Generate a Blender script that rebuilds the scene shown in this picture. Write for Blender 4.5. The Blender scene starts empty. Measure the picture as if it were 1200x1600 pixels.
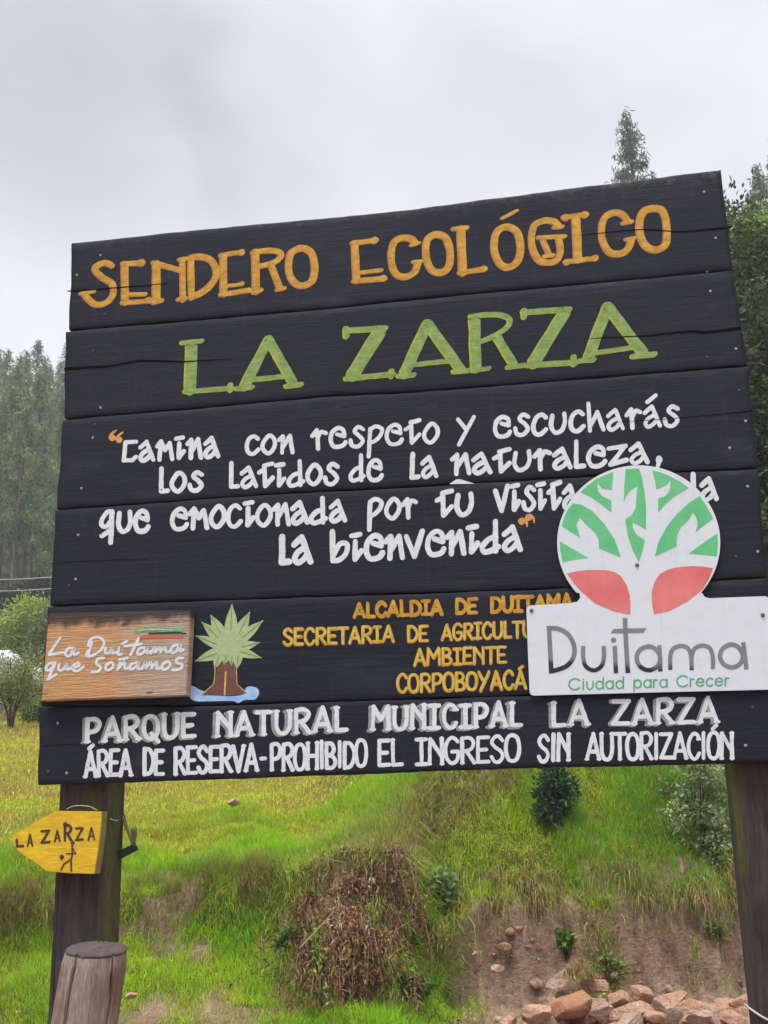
import bpy, bmesh, math, random
import numpy as np
from mathutils import Matrix, Vector
rng = np.random.default_rng(7); random.seed(7)
scene = bpy.context.scene
R = math.radians

# ------------------------------------------------------------------ camera
FPX, CX, CY = 1746.0, 600.0, 800.0                    # focal length and centre of the 1200 x 1600 frame, px
def unit(v): v = np.array(v, float); return v/np.linalg.norm(v)
UPC = unit((-132, 6303, -1746))                       # world up seen from the camera (pitched up, slight roll)
FWD = np.array((0, 0, -1.0)); YC = unit(FWD - UPC*FWD.dot(UPC)); XC = np.cross(YC, UPC)
RWC = np.array((XC, YC, UPC))                         # camera -> world rotation
CAM = np.array((0.0, 0.0, 1.6))
cd = bpy.data.cameras.new('camera'); cam = bpy.data.objects.new('camera', cd); scene.collection.objects.link(cam)
cd.sensor_fit = 'VERTICAL'; cd.sensor_height = 36; cd.lens = FPX/1600*36; cd.clip_start = .05; cd.clip_end = 1500
m4 = np.eye(4); m4[:3, :3] = RWC; m4[:3, 3] = CAM
cam.matrix_world = Matrix(m4.tolist()); scene.camera = cam

# ------------------------------------------------------------------ world, sun, exposure
SUN_EL, SUN_AZ = R(66), R(205)                        # azimuth clockwise from +Y: behind the camera, to the left
world = bpy.data.worlds.new('World'); scene.world = world; world.use_nodes = True
nt = world.node_tree; nt.nodes.clear()
def wn(t, **k):
    n = nt.nodes.new(t)
    for a, b in k.items(): setattr(n, a, b)
    return n
def wmath(op, a, b=None, clamp=False):
    n = wn('ShaderNodeMath', operation=op, use_clamp=clamp)
    for i, v in enumerate((a, b)):
        if v is None: continue
        if isinstance(v, (int, float)): n.inputs[i].default_value = v
        else: nt.links.new(v, n.inputs[i])
    return n.outputs[0]
def wrange(v, a, b, c, d):
    n = wn('ShaderNodeMapRange', interpolation_type='SMOOTHSTEP'); nt.links.new(v, n.inputs[0])
    for i, q in enumerate((a, b, c, d)): n.inputs[i+1].default_value = q
    return n.outputs[0]
sky = wn('ShaderNodeTexSky', sky_type='NISHITA', sun_disc=False, sun_elevation=SUN_EL, sun_rotation=SUN_AZ)
tc = wn('ShaderNodeTexCoord'); sep = wn('ShaderNodeSeparateXYZ'); nt.links.new(tc.outputs['Generated'], sep.inputs[0])
mp = wn('ShaderNodeMapping'); mp.inputs['Scale'].default_value = (1.0, 1.0, 1.7); mp.inputs['Location'].default_value = (3.3, 1.7, .45)
nt.links.new(tc.outputs['Generated'], mp.inputs['Vector'])
nz = wn('ShaderNodeTexNoise'); nz.inputs['Scale'].default_value = 2.6; nz.inputs['Detail'].default_value = 4; nz.inputs['Roughness'].default_value = .48
nt.links.new(mp.outputs[0], nz.inputs['Vector'])
cl = wrange(nz.outputs[0], .34, .64, 0, 1)
def cloud_mass(px, py, wid, amt):
    d = RWC @ unit((px-CX, -(py-CY), -FPX)); n = wn('ShaderNodeVectorMath', operation='DOT_PRODUCT'); nt.links.new(tc.outputs['Generated'], n.inputs[0]); n.inputs[1].default_value = d
    wob = wmath('ADD', n.outputs['Value'], wmath('MULTIPLY', wmath('SUBTRACT', nz.outputs[0], .5), .05)); return wrange(wob, math.cos(R(wid)), math.cos(R(wid*.25)), 0, amt)
masses = wmath('ADD', wmath('ADD', cloud_mass(100, 150, 11, .17), cloud_mass(400, 215, 8, .12)), cloud_mass(900, 60, 10, .05))
# overcast cloud deck: greyer higher up, paler and slightly bluer near the horizon
hz = wrange(sep.outputs[2], .22, .62, 1, 0)
lum = wmath('ADD', wmath('MULTIPLY', cl, .13), wmath('SUBTRACT', wmath('ADD', .535, wmath('MULTIPLY', hz, .15)), masses))
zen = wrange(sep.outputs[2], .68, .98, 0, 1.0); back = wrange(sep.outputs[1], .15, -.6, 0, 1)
boost = wmath('ADD', 1.0, wmath('ADD', wmath('MULTIPLY', zen, 5.0), wmath('MULTIPLY', back, -.25)))  # brightened zenith and dimmed sky behind the camera, both unseen, shape the fill
tint = wn('ShaderNodeMix', data_type='RGBA'); nt.links.new(hz, tint.inputs[0])
tint.inputs[6].default_value = (.99, .985, 1.045, 1); tint.inputs[7].default_value = (.96, .99, 1.085, 1)
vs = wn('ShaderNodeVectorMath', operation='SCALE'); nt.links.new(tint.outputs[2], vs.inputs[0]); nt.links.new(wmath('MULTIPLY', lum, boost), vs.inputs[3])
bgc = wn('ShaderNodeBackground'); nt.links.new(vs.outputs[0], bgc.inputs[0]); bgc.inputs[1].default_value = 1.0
bgs = wn('ShaderNodeBackground'); nt.links.new(sky.outputs[0], bgs.inputs[0]); bgs.inputs[1].default_value = .008
add = wn('ShaderNodeAddShader'); nt.links.new(bgc.outputs[0], add.inputs[0]); nt.links.new(bgs.outputs[0], add.inputs[1])
wo = wn('ShaderNodeOutputWorld'); nt.links.new(add.outputs[0], wo.inputs[0])
sl = bpy.data.lights.new('sun', 'SUN'); sl.energy = 1.5; sl.angle = R(14); sl.color = (1, .98, .945)
so = bpy.data.objects.new('sun', sl); scene.collection.objects.link(so)
sd = Vector((math.sin(SUN_AZ)*math.cos(SUN_EL), math.cos(SUN_AZ)*math.cos(SUN_EL), math.sin(SUN_EL)))
so.rotation_euler = sd.to_track_quat('Z', 'Y').to_euler(); so.location = (0, -5, 12)
scene.view_settings.view_transform = 'Standard'; scene.view_settings.look = 'None'
scene.view_settings.exposure = .48; scene.view_settings.gamma = 1

# ------------------------------------------------------------------ helpers
def tag(o, label=None, cat=None, group=None, kind=None):
    for k, v in (('label', label), ('category', cat), ('group', group), ('kind', kind)):
        if v: o[k] = v
    return o
def link(o, parent=None):
    scene.collection.objects.link(o)
    if parent is not None: o.parent = parent
    return o
def empty(name, loc=(0, 0, 0), rz=0, scale=1):
    o = bpy.data.objects.new(name, None); o.empty_display_size = .2; o.location = loc; o.rotation_euler = (0, 0, rz)
    o.scale = (scale,)*3
    return link(o)
def mesh(name, verts, faces, mat, parent=None, col=None, smooth=False, attr=None):
    """faces: list of tuples, or list of int arrays (n,k)."""
    verts = np.asarray(verts, np.float32)
    me = bpy.data.meshes.new(name)
    if len(faces) and isinstance(faces[0], np.ndarray) and faces[0].ndim == 2:
        loops = np.concatenate([f.ravel() for f in faces]); tot = np.concatenate([np.full(len(f), f.shape[1]) for f in faces])
    else:
        loops = np.array([i for f in faces for i in f]); tot = np.array([len(f) for f in faces])
    me.vertices.add(len(verts)); me.vertices.foreach_set('co', verts.ravel())
    me.loops.add(len(loops)); me.loops.foreach_set('vertex_index', loops.astype(np.int32))
    me.polygons.add(len(tot)); me.polygons.foreach_set('loop_start', (np.cumsum(tot)-tot).astype(np.int32))
    if smooth: me.polygons.foreach_set('use_smooth', np.ones(len(tot), bool))
    me.update(calc_edges=True); me.validate()
    if col is not None:
        a = me.color_attributes.new('Col', 'FLOAT_COLOR', 'POINT')
        c = np.ones((len(verts), 4), np.float32); c[:, :3] = col; a.data.foreach_set('color', c.ravel())
    if attr:
        for k, v in attr.items():
            a = me.attributes.new(k, 'FLOAT', 'POINT'); a.data.foreach_set('value', np.asarray(v, np.float32))
    if mat: me.materials.append(mat)
    return link(bpy.data.objects.new(name, me), parent)
def vnoise(p, seed=0):
    """value noise, p (n,k<=3) -> -1..1"""
    p = np.atleast_2d(np.asarray(p, float))
    if p.shape[1] == 2: p = np.c_[p, np.zeros(len(p))]
    i = np.floor(p).astype(np.int64); f = p-i; f = f*f*(3-2*f)
    def h(a, b, c):
        n = (a*374761393 + b*668265263 + c*2147483647 + seed*1274126177) & 0xffffffff
        n = ((n ^ (n >> 13))*1274126177) & 0xffffffff
        return ((n ^ (n >> 16)) & 0xffff)/32767.5-1
    r = 0
    for dx in (0, 1):
        for dy in (0, 1):
            for dz in (0, 1):
                w = (f[:, 0] if dx else 1-f[:, 0])*(f[:, 1] if dy else 1-f[:, 1])*(f[:, 2] if dz else 1-f[:, 2])
                r = r + w*h(i[:, 0]+dx, i[:, 1]+dy, i[:, 2]+dz)
    return r
def fbm(p, seed=0, o=4, g=.5):
    p = np.asarray(p, float); r = 0; a = 1
    for k in range(o): r = r+a*vnoise(p*2**k, seed+k); a *= g
    return r
def sstep(a, b, x): t = np.clip((x-a)/(b-a), 0, 1); return t*t*(3-2*t)

class Mat:
    """small node-material builder"""
    def __init__(s, name, rough=.7, spec=.3, base=None):
        s.m = bpy.data.materials.new(name); s.m.use_nodes = True; s.t = s.m.node_tree
        s.b = s.t.nodes['Principled BSDF']; s.b.inputs['Roughness'].default_value = rough
        s.b.inputs['Specular IOR Level'].default_value = spec
        if base: s.b.inputs['Base Color'].default_value = (*base, 1)
    def n(s, t, **k):
        n = s.t.nodes.new(t)
        for a, b in k.items(): setattr(n, a, b)
        return n
    def l(s, a, b): s.t.links.new(a, b)
    def coord(s, scale=(1, 1, 1), loc=(0, 0, 0), kind='Object'):
        c = s.n('ShaderNodeTexCoord'); m = s.n('ShaderNodeMapping'); m.inputs['Scale'].default_value = scale; m.inputs['Location'].default_value = loc
        s.l(c.outputs[kind], m.inputs[0]); return m.outputs[0]
    def noise(s, vec, scale, detail=4, rough=.55, lo=.3, hi=.7, dist=0):
        t = s.n('ShaderNodeTexNoise'); t.inputs['Scale'].default_value = scale; t.inputs['Detail'].default_value = detail
        t.inputs['Roughness'].default_value = rough; t.inputs['Distortion'].default_value = dist; s.l(vec, t.inputs['Vector'])
        r = s.n('ShaderNodeMapRange'); r.inputs[1].default_value = lo; r.inputs[2].default_value = hi; s.l(t.outputs[0], r.inputs[0]); return r.outputs[0]
    def mix(s, f, a, b, blend='MIX'):
        n = s.n('ShaderNodeMix', data_type='RGBA', blend_type=blend)
        for i, v in ((0, f), (6, a), (7, b)):
            if isinstance(v, (int, float)): n.inputs[i].default_value = v
            elif isinstance(v, tuple): n.inputs[i].default_value = (*v[:3], 1)
            else: s.l(v, n.inputs[i])
        return n.outputs[2]
    def math(s, op, a, b=0, clamp=False):
        n = s.n('ShaderNodeMath', operation=op, use_clamp=clamp)
        for i, v in enumerate((a, b)):
            if isinstance(v, (int, float)): n.inputs[i].default_value = v
            else: s.l(v, n.inputs[i])
        return n.outputs[0]
    def attr(s, name): return s.n('ShaderNodeAttribute', attribute_name=name)
    def rnd(s): return s.n('ShaderNodeObjectInfo').outputs['Random']
    def color(s, c): s.l(c, s.b.inputs['Base Color']); return s
    def bump(s, h, dist=.002, strength=1):
        n = s.n('ShaderNodeBump'); n.inputs['Distance'].default_value = dist; n.inputs['Strength'].default_value = strength
        s.l(h, n.inputs['Height']); s.l(n.outputs[0], s.b.inputs['Normal']); return s
    def rough(s, r): s.l(r, s.b.inputs['Roughness']); return s

def leaf_mat(name, rough=.55, trans=.35, spec=.25):
    m = Mat(name, rough, spec); a = m.attr('Col'); m.color(a.outputs['Color'])
    tr = m.n('ShaderNodeBsdfTranslucent'); m.l(a.outputs['Color'], tr.inputs[0])
    mx = m.n('ShaderNodeMixShader'); mx.inputs[0].default_value = trans
    m.l(m.b.outputs[0], mx.inputs[1]); m.l(tr.outputs[0], mx.inputs[2])
    m.l(mx.outputs[0], m.t.nodes['Material Output'].inputs[0]); return m.m

# wood boards painted near-black, worn
def board_paint():
    m = Mat('black_board_paint', .66, .17)
    g = m.coord((1.2, 1, 26)); n1 = m.noise(g, 3.2, 6, .65, .38, .72)
    big = m.noise(m.coord((.7, 1, 2.2)), 2.4, 4, .6, .35, .7)
    fine = m.noise(m.coord((5, 1, 130)), 3, 3, .6, .35, .7)
    c = m.mix(n1, (.0062, .0075, .0135), (.019, .0215, .035))
    c = m.mix(m.math('MULTIPLY', big, .55), c, (.025, .029, .047))
    c = m.mix(m.math('MULTIPLY', fine, .35), c, (.007, .007, .009))
    pr = m.rnd(); c = m.mix(m.math('MULTIPLY', pr, .30), c, (.020, .022, .030)); pt_ = m.noise(m.coord((1.3, 1, 3.5), (5, 0, 2)), 2.2, 6, .7, .55, .74); c = m.mix(m.math('MULTIPLY', pt_, .5), c, (.050, .054, .066))
    dr = m.noise(m.coord((9, 1, .7), (2, 0, 0)), 3, 4, .6, .60, .76); c = m.mix(m.math('MULTIPLY', dr, .22), c, (.075, .074, .072))
    spk = m.noise(m.coord((30, 1, 38)), 3, 3, .6, .735, .80); c = m.mix(m.math('MULTIPLY', spk, .5), c, (.22, .23, .24))
    tp = m.attr('edge').outputs['Fac']; lich = m.noise(m.coord((9, 1, 14)), 3, 5, .7, .50, .72)
    c = m.mix(m.math('MULTIPLY', tp, m.math('MULTIPLY', lich, .8)), c, (.13, .15, .10))
    m.color(c); m.bump(m.math('ADD', m.math('MULTIPLY', n1, .6), m.math('MULTIPLY', fine, .5)), .0016, .6)
    m.rough(m.math('ADD', .56, m.math('MULTIPLY', big, .25))); return m.m
def letter_paint(name, c1, c2, worn=(.05, .05, .055), amt=.5, rough=.55):
    m = Mat(name, rough, .3); st = m.noise(m.coord((3.5, 1, 42)), 3.4, 6, .72, .54, .74); b = m.noise(m.coord((14, 1, 22)), 2, 4, .6, .35, .65)
    c = m.mix(b, c1, c2); c = m.mix(m.math('MULTIPLY', st, amt), c, worn); m.color(c)
    m.bump(m.noise(m.coord((6, 1, 90)), 3, 3, .6), .0005, .4); return m.m
def raw_wood(name, a, b, dark, scale=(22, 22, 1.4), rough=.8, moss=None, bump=.004):
    m = Mat(name, rough, .2); v = m.coord(scale); g = m.noise(v, 2.6, 7, .65, .34, .68); f = m.noise(m.coord(tuple(q*3.2 for q in scale)), 3, 4, .6, .34, .68)
    blot = m.noise(m.coord((3, 3, 2)), 2.2, 4, .6, .4, .68)
    c = m.mix(g, a, b); c = m.mix(m.math('MULTIPLY', f, .5), c, dark); c = m.mix(m.math('MULTIPLY', blot, .45), c, dark)
    if moss:
        mo = m.math('MULTIPLY', m.attr('moss').outputs['Fac'], m.noise(m.coord((9, 9, 5)), 2, 5, .65, .30, .62)); c = m.mix(mo, c, moss)
    m.color(c); m.bump(m.math('ADD', g, m.math('MULTIPLY', f, .5)), bump, .8); return m.m
M = {}
M['board'] = board_paint()
M['back'] = Mat('added_blackout_dark', .9, .1, (.006, .006, .006)).m
M['crack'] = Mat('crack_dark', .95, .05, (.004, .004, .004)).m
M['white'] = letter_paint('white_letter_paint', (.60, .64, .66), (.70, .74, .76), (.20, .215, .23), .55)
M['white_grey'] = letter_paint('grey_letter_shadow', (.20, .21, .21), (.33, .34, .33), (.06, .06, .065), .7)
M['amber'] = letter_paint('amber_letter_paint', (.42, .195, .013), (.62, .36, .035), (.15, .075, .02), .75)
M['orange'] = letter_paint('orange_letter_edge', (.36, .145, .04), (.48, .215, .07), (.08, .04, .02), .75)
M['green'] = letter_paint('green_letter_paint', (.15, .26, .055), (.28, .38, .115), (.05, .085, .022), .95)
M['lime'] = letter_paint('lime_letter_edge', (.27, .36, .016), (.40, .45, .04), (.08, .10, .02), .75)
M['yellow'] = letter_paint('yellow_letter_paint', (.54, .36, .025), (.64, .50, .13), (.22, .14, .02), .5)
M['quote'] = letter_paint('quote_mark_paint', (.55, .24, .06), (.66, .33, .10), (.2, .1, .05), .4)
# ------------------------------------------------------------------ the sign's own axes
def ray(px, py):
    d = np.array((px-CX, -(py-CY), -FPX)); return unit(RWC @ d)
U_C = unit((10376, 701, 1746)); UW = unit(RWC @ U_C); UW[2] = 0; UW = unit(UW); NW = np.array((-UW[1], UW[0], 0))   # along the board / into it
def hit(px, py, p0, n): r = ray(px, py); return CAM + r*((p0-CAM) @ n)/(r @ n)
_a = CAM+ray(62, 1226); _w = np.linalg.norm(hit(1234, 1191, _a, NW)-_a); BP = CAM+ray(62, 1226)*(2.6/_w)   # board bottom left, 2.6 m wide
BASE = hit(640, 1208, BP, NW); BASE[2] = 0
BROT = math.atan2(UW[1], UW[0])
def B(px, py, off=0.0):
    """frame reading -> point of the board's front plane (off = metres proud of it), in the sign's own axes"""
    p = hit(px, py, BP-NW*off, NW)-BASE
    return np.array((p @ UW, p @ NW, p[2]))
sign = empty('wooden_sign', BASE, BROT)
tag(sign, 'big black plank sign on two timber posts with hand painted park name and notices', 'sign')

def pl(poly, x): q = np.array(poly, float); return np.interp(x, q[:, 0], q[:, 1])
# seams between the planks: (x, y) along each
SEAM = [[(113, 380), (360, 353.5), (520, 339), (640, 327), (815, 304), (980, 283), (1127, 265)],
        [(105, 516.5), (300, 500), (520, 481), (640, 467.5), (880, 446), (1144, 422)],
        [(100, 654.5), (285, 639), (520, 618), (640, 613.5), (900, 592), (1168, 571.5)],
        [(88, 796), (300, 781), (440, 771), (640, 760.5), (900, 745), (1185, 731.5)],
        [(77, 947), (420, 934), (640, 927), (840, 920.5), (1198, 902)],
        [(62, 1104), (300, 1103), (450, 1098), (640, 1092), (826, 1086.5), (1222, 1074)],
        [(60, 1226.5), (450, 1213.5), (640, 1206), (840, 1199.5), (1236, 1191)]]
ENDS = [((113, 107), (1127, 1143)), ((104, 100), (1144, 1168)), ((99, 88.5), (1168, 1184)), ((87, 78), (1185, 1198)), ((76, 64), (1199, 1221)), ((62, 60), (1222, 1236))]
def plank(k):
    (l0, l1), (r0, r1) = ENDS[k]; nx, ny, th = 120, 14, .038
    g0 = 1.1 if k else 0; g1 = 1.2 if k < 5 else 0
    V = []; tj = np.r_[0, .014, np.linspace(.07, .93, ny-3), .986, 1]
    for j in range(ny+1):
        for i in range(nx+1):
            s = i/nx; t = tj[j]; l = l0+(l1-l0)*t; r = r0+(r1-r0)*t
            l += 1.4*vnoise([[t*4, k*7.1]])[0]; r += 1.4*vnoise([[t*5, k*3.3+40]])[0]
            x = l+(r-l)*s
            yt = pl(SEAM[k], x)+g0+1.0*vnoise([[x*.012, k*5+1.5]])[0]+.5*vnoise([[x*.06, k]])[0]
            yb = pl(SEAM[k+1], x)-g1+1.0*vnoise([[x*.013, k*9+2.5]])[0]+.5*vnoise([[x*.07, k+9]])[0]
            V.append((x, yt+(yb-yt)*t))
    V = np.array(V); F = np.array([B(x, y) for x, y in V]); n = (nx+1)*(ny+1)
    idx = np.arange(n).reshape(ny+1, nx+1); tt = np.repeat(tj, nx+1); ss = np.tile(np.arange(nx+1)/nx, ny+1)
    F[:, 1] = .0002*fbm(np.c_[F[:, 0]*2.5, F[:, 2]*14], k, 3)   # slight cupping and saw ripple
    e = np.minimum(tt, 1-tt); F[:, 1] += np.where(e < .005, .003, 0)               # worn arrises along both edges
    Bk = F.copy(); Bk[:, 1] = th
    f = np.c_[idx[:-1, :-1].ravel(), idx[1:, :-1].ravel(), idx[1:, 1:].ravel(), idx[:-1, 1:].ravel()]
    faces = [tuple(q) for q in f]+[tuple(q[::-1]+n) for q in f]
    for a, b in [(idx[0], 0), (idx[-1], 1), (idx[:, 0], 1), (idx[:, -1], 0)]:
        for p, q in zip(a[:-1], a[1:]): faces.append((p, q, q+n, p+n) if b == 0 else (q, p, p+n, q+n))
    edge = np.clip(1-tt*9, 0, 1)*(1 if k == 0 else .25)*(.25+ss)
    return mesh('plank', np.r_[F, Bk], faces, M['board'], sign, attr={'edge': np.r_[edge, edge]})
planks = [plank(k) for k in range(6)]
# added black sheet, no part of the sign, keeps light out of the joints
def box(name, lo, hi, mat, parent, bev=.002):
    bm = bmesh.new(); bmesh.ops.create_cube(bm, size=1)
    for v in bm.verts: v.co = [(lo[i]+hi[i])/2+v.co[i]*(hi[i]-lo[i]) for i in range(3)]
    if bev: bmesh.ops.bevel(bm, geom=bm.edges[:], offset=bev, segments=2, profile=.7, affect='EDGES')
    me = bpy.data.meshes.new(name); bm.to_mesh(me); bm.free(); me.materials.append(mat)
    return link(bpy.data.objects.new(name, me), parent)
q0, q1, q2, q3 = B(121, 400, -.039), B(1122, 290, -.039), B(1225, 1180, -.039), B(75, 1212, -.039)
bk = [q0, q1, q2, q3]; bk2 = [q+np.array((0, .006, 0)) for q in bk]
mesh('added_blackout_sheet', bk+bk2, [(3, 2, 1, 0), (4, 5, 6, 7), (0, 1, 5, 4), (1, 2, 6, 5), (2, 3, 7, 6), (3, 0, 4, 7)], M['back'], sign)

# ------------------------------------------------------------------ brush strokes
def catmull(p, closed=False, n=7):
    p = np.array(p, float); N = len(p); out = []
    for i in range(N if closed else N-1):
        a, b, c, d = (p[(i-1) % N], p[i], p[(i+1) % N], p[(i+2) % N]) if closed else (p[max(i-1, 0)], p[i], p[i+1], p[min(i+2, N-1)])
        for t in np.arange(n)/n:
            out.append(.5*((2*b)+(-a+c)*t+(2*a-5*b+4*c-d)*t*t+(-a+3*b-3*c+d)*t**3))
    out.append(p[0] if closed else p[-1]); return np.array(out)
class Paint:
    """collects strokes and filled shapes lying on a plane (read in frame pixels) and builds them as one paint film"""
    def __init__(s, proj, off, wob=.06, seed=0): s.proj, s.off, s.V, s.F, s.k, s.wob, s.seed = proj, off, [], [], 0, wob, seed
    def _put(s, P, faces):
        o = len(s.V); off = s.off+(s.k % 14)*.00002; s.k += 1
        s.V += [s.proj(x, y, off) for x, y in P]; s.F += [tuple(i+o for i in f) for f in faces]
    def seg(s, P, w, cap='r', closed=False):
        P = np.array(P, float); keep = np.r_[True, np.linalg.norm(np.diff(P, axis=0), axis=1) > 1e-4]; P = P[keep]
        if len(P) < 2: return
        d = np.gradient(P, axis=0); d[0] = P[1]-P[0]; d[-1] = P[-1]-P[-2]
        if closed: d[0] = d[-1] = P[1]-P[-2]
        d /= np.linalg.norm(d, axis=1)[:, None]+1e-9; nr = np.c_[-d[:, 1], d[:, 0]]
        s.seed += 1; L = np.r_[0, np.cumsum(np.linalg.norm(np.diff(P, axis=0), axis=1))]
        h = np.asarray(w)/2*(1+s.wob*vnoise(np.c_[L/max(np.mean(w), 1)*.9, np.full(len(L), s.seed*3.7)]))
        h2 = np.asarray(w)/2*(1+s.wob*vnoise(np.c_[L/max(np.mean(w), 1)*.9+50, np.full(len(L), s.seed*3.7)]))
        if closed: h[-1] = h[0]; h2[-1] = h2[0]
        A = P+nr*h[:, None]; C = P-nr*h2[:, None]; n = len(P)
        pts = list(A)+list(C); fs = [(i, i+1, n+i+1, n+i) for i in range(n-1)]
        if not closed and cap == 'r':
            for e, sg in ((0, -1), (n-1, 1)):
                b = len(pts); pts.append(P[e]); base = math.atan2(*(nr[e][::-1])); ring = [e]
                for q in range(1, 6):
                    a = base+(-1 if sg > 0 else 1)*math.pi*q/6; rr = h[e]*.97
                    pts.append(P[e]+rr*np.array((math.cos(a), math.sin(a)))); ring.append(len(pts)-1)
                ring.append(n+e); fs += [(b, ring[i], ring[i+1]) for i in range(len(ring)-1)]
        s._put(pts, fs)
    def line(s, pts, w, cap='r'):
        """polyline, broken where it turns sharply"""
        P = np.array(pts, float); cur = [P[0]]
        def emit(c):
            c = np.array(c); D = []
            for a, b in zip(c[:-1], c[1:]):
                m = max(2, int(np.linalg.norm(b-a)/max(w*.5, 1.5)))
                D += [a+(b-a)*t/m for t in range(m)]
            D.append(c[-1]); s.seg(D, w, cap)
        for i in range(1, len(P)):
            cur.append(P[i])
            if i < len(P)-1:
                a = P[i]-P[i-1]; b = P[i+1]-P[i]
                if a @ b/(np.linalg.norm(a)*np.linalg.norm(b)+1e-9) < .80: emit(cur); cur = [P[i]]
        emit(cur)
    def curve(s, pts, w, closed=False, cap='r'): s.seg(catmull(pts, closed), w, cap, closed)
    def dot(s, c, d): s._put([np.array(c)+d/2*np.array((math.cos(a), math.sin(a))) for a in np.arange(16)*math.pi/8], [tuple(range(16))])
    def fill(s, pts): s._put(pts, [tuple(range(len(pts)))])
    def build(s, name, mat, parent): return mesh(name, s.V, s.F, mat, parent)

def crop(x0, y0, sc): return lambda pts: [(x0+x*sc, y0+y*sc) for x, y in pts]
# ---- heading lines, traced letter by letter: ('l' line | 's' smooth | 'o' closed | 'd' dot, width, points) per reading window
HEAD1 = {(110, 370, .18333): [('s', 50, [(355,245),(325,228),(270,225),(212,270),(262,335),(355,395),(370,470),(340,535),(280,572),(215,575),(160,535),(122,490)]), ('l', 30, [(90,482),(205,463)]),
  ('l', 60, [(465,235),(468,555)]), ('l', 42, [(448,227),(620,222)]), ('d', 66, [(606,220)]), ('l', 34, [(470,492),(640,487)]), ('l', 40, [(448,560),(680,545)]), ('d', 52, [(668,535)]),
  ('l', 66, [(735,230),(735,540)]), ('l', 44, [(712,220),(955,288)]), ('l', 46, [(957,200),(962,535)]), ('l', 34, [(930,192),(990,184)]), ('l', 36, [(920,533),(985,524)]), ('l', 38, [(710,560),(780,540)])],
 (300, 360, .18333): [('l', 52, [(-8,232),(-2,572)]), ('s', 54, [(-8,228),(80,222),(165,255),(208,335),(195,420),(130,495),(60,540),(0,560)]),
  ('l', 58, [(270,215),(272,540)]), ('l', 40, [(250,210),(430,180)]), ('d', 56, [(424,185)]), ('l', 30, [(300,472),(430,455)]), ('d', 42, [(428,452)]), ('l', 42, [(250,545),(490,508)]), ('d', 48, [(482,508)]),
  ('l', 62, [(542,185),(548,520)]), ('s', 46, [(525,188),(620,172),(720,175),(762,205),(735,250),(670,282),(580,302)]), ('l', 54, [(672,290),(752,490)]), ('l', 34, [(725,505),(790,490)]), ('l', 38, [(525,525),(590,505)]),
  ('o', 56, [(935,150),(1010,178),(1044,260),(1046,360),(1020,435),(940,470),(868,435),(828,350),(832,240),(860,180)])],
 (540, 330, .18333): [('l', 58, [(80,270),(95,590)]), ('l', 42, [(62,270),(265,245)]), ('d', 60, [(250,246)]), ('l', 34, [(125,522),(305,500)]), ('l', 44, [(72,595),(335,572)]), ('d', 58, [(322,570)]),
  ('s', 54, [(597,270),(560,235),(480,225),(415,265),(393,350),(400,460),(440,540),(520,555),(590,515),(620,440)]), ('l', 30, [(562,288),(628,268)]), ('l', 30, [(577,430),(650,424)]),
  ('o', 58, [(785,195),(858,230),(890,320),(893,430),(860,500),(795,522),(730,490),(692,400),(688,290),(715,225)]),
  ('l', 70, [(985,150),(1000,520)]), ('l', 38, [(920,150),(1035,138)]), ('l', 44, [(975,522),(1190,490)]), ('d', 56, [(1178,490)])],
 (740, 310, .18333): [('o', 58, [(290,240),(365,275),(398,360),(400,460),(370,545),(290,585),(225,550),(183,460),(180,350),(215,270)]), ('l', 28, [(245,168),(372,102)]),
  ('s', 54, [(725,225),(680,195),(600,188),(525,225),(497,320),(510,440),(560,525),(640,545),(715,520),(742,440),(728,345)]), ('l', 36, [(555,332),(780,320)]), ('l', 44, [(590,350),(645,475)]), ('l', 34, [(605,492),(680,482)]), ('l', 34, [(688,246),(760,238)]),
  ('l', 70, [(875,170),(890,520)]), ('l', 42, [(770,160),(965,135)]), ('d', 62, [(788,162)]), ('d', 62, [(948,138)]), ('l', 44, [(785,540),(1045,507)]), ('d', 56, [(798,542)]), ('d', 56, [(1038,506)])],
 (880, 300, .18333): [('s', 54, [(555,250),(505,190),(430,175),(358,215),(330,310),(342,420),(395,510),(480,525),(550,490),(585,405)]), ('l', 34, [(512,265),(585,250)]), ('l', 32, [(535,402),(610,390)]),
  ('o', 60, [(770,138),(845,158),(878,240),(886,360),(872,450),(795,492),(712,465),(662,370),(652,260),(690,165)])]}
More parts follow.
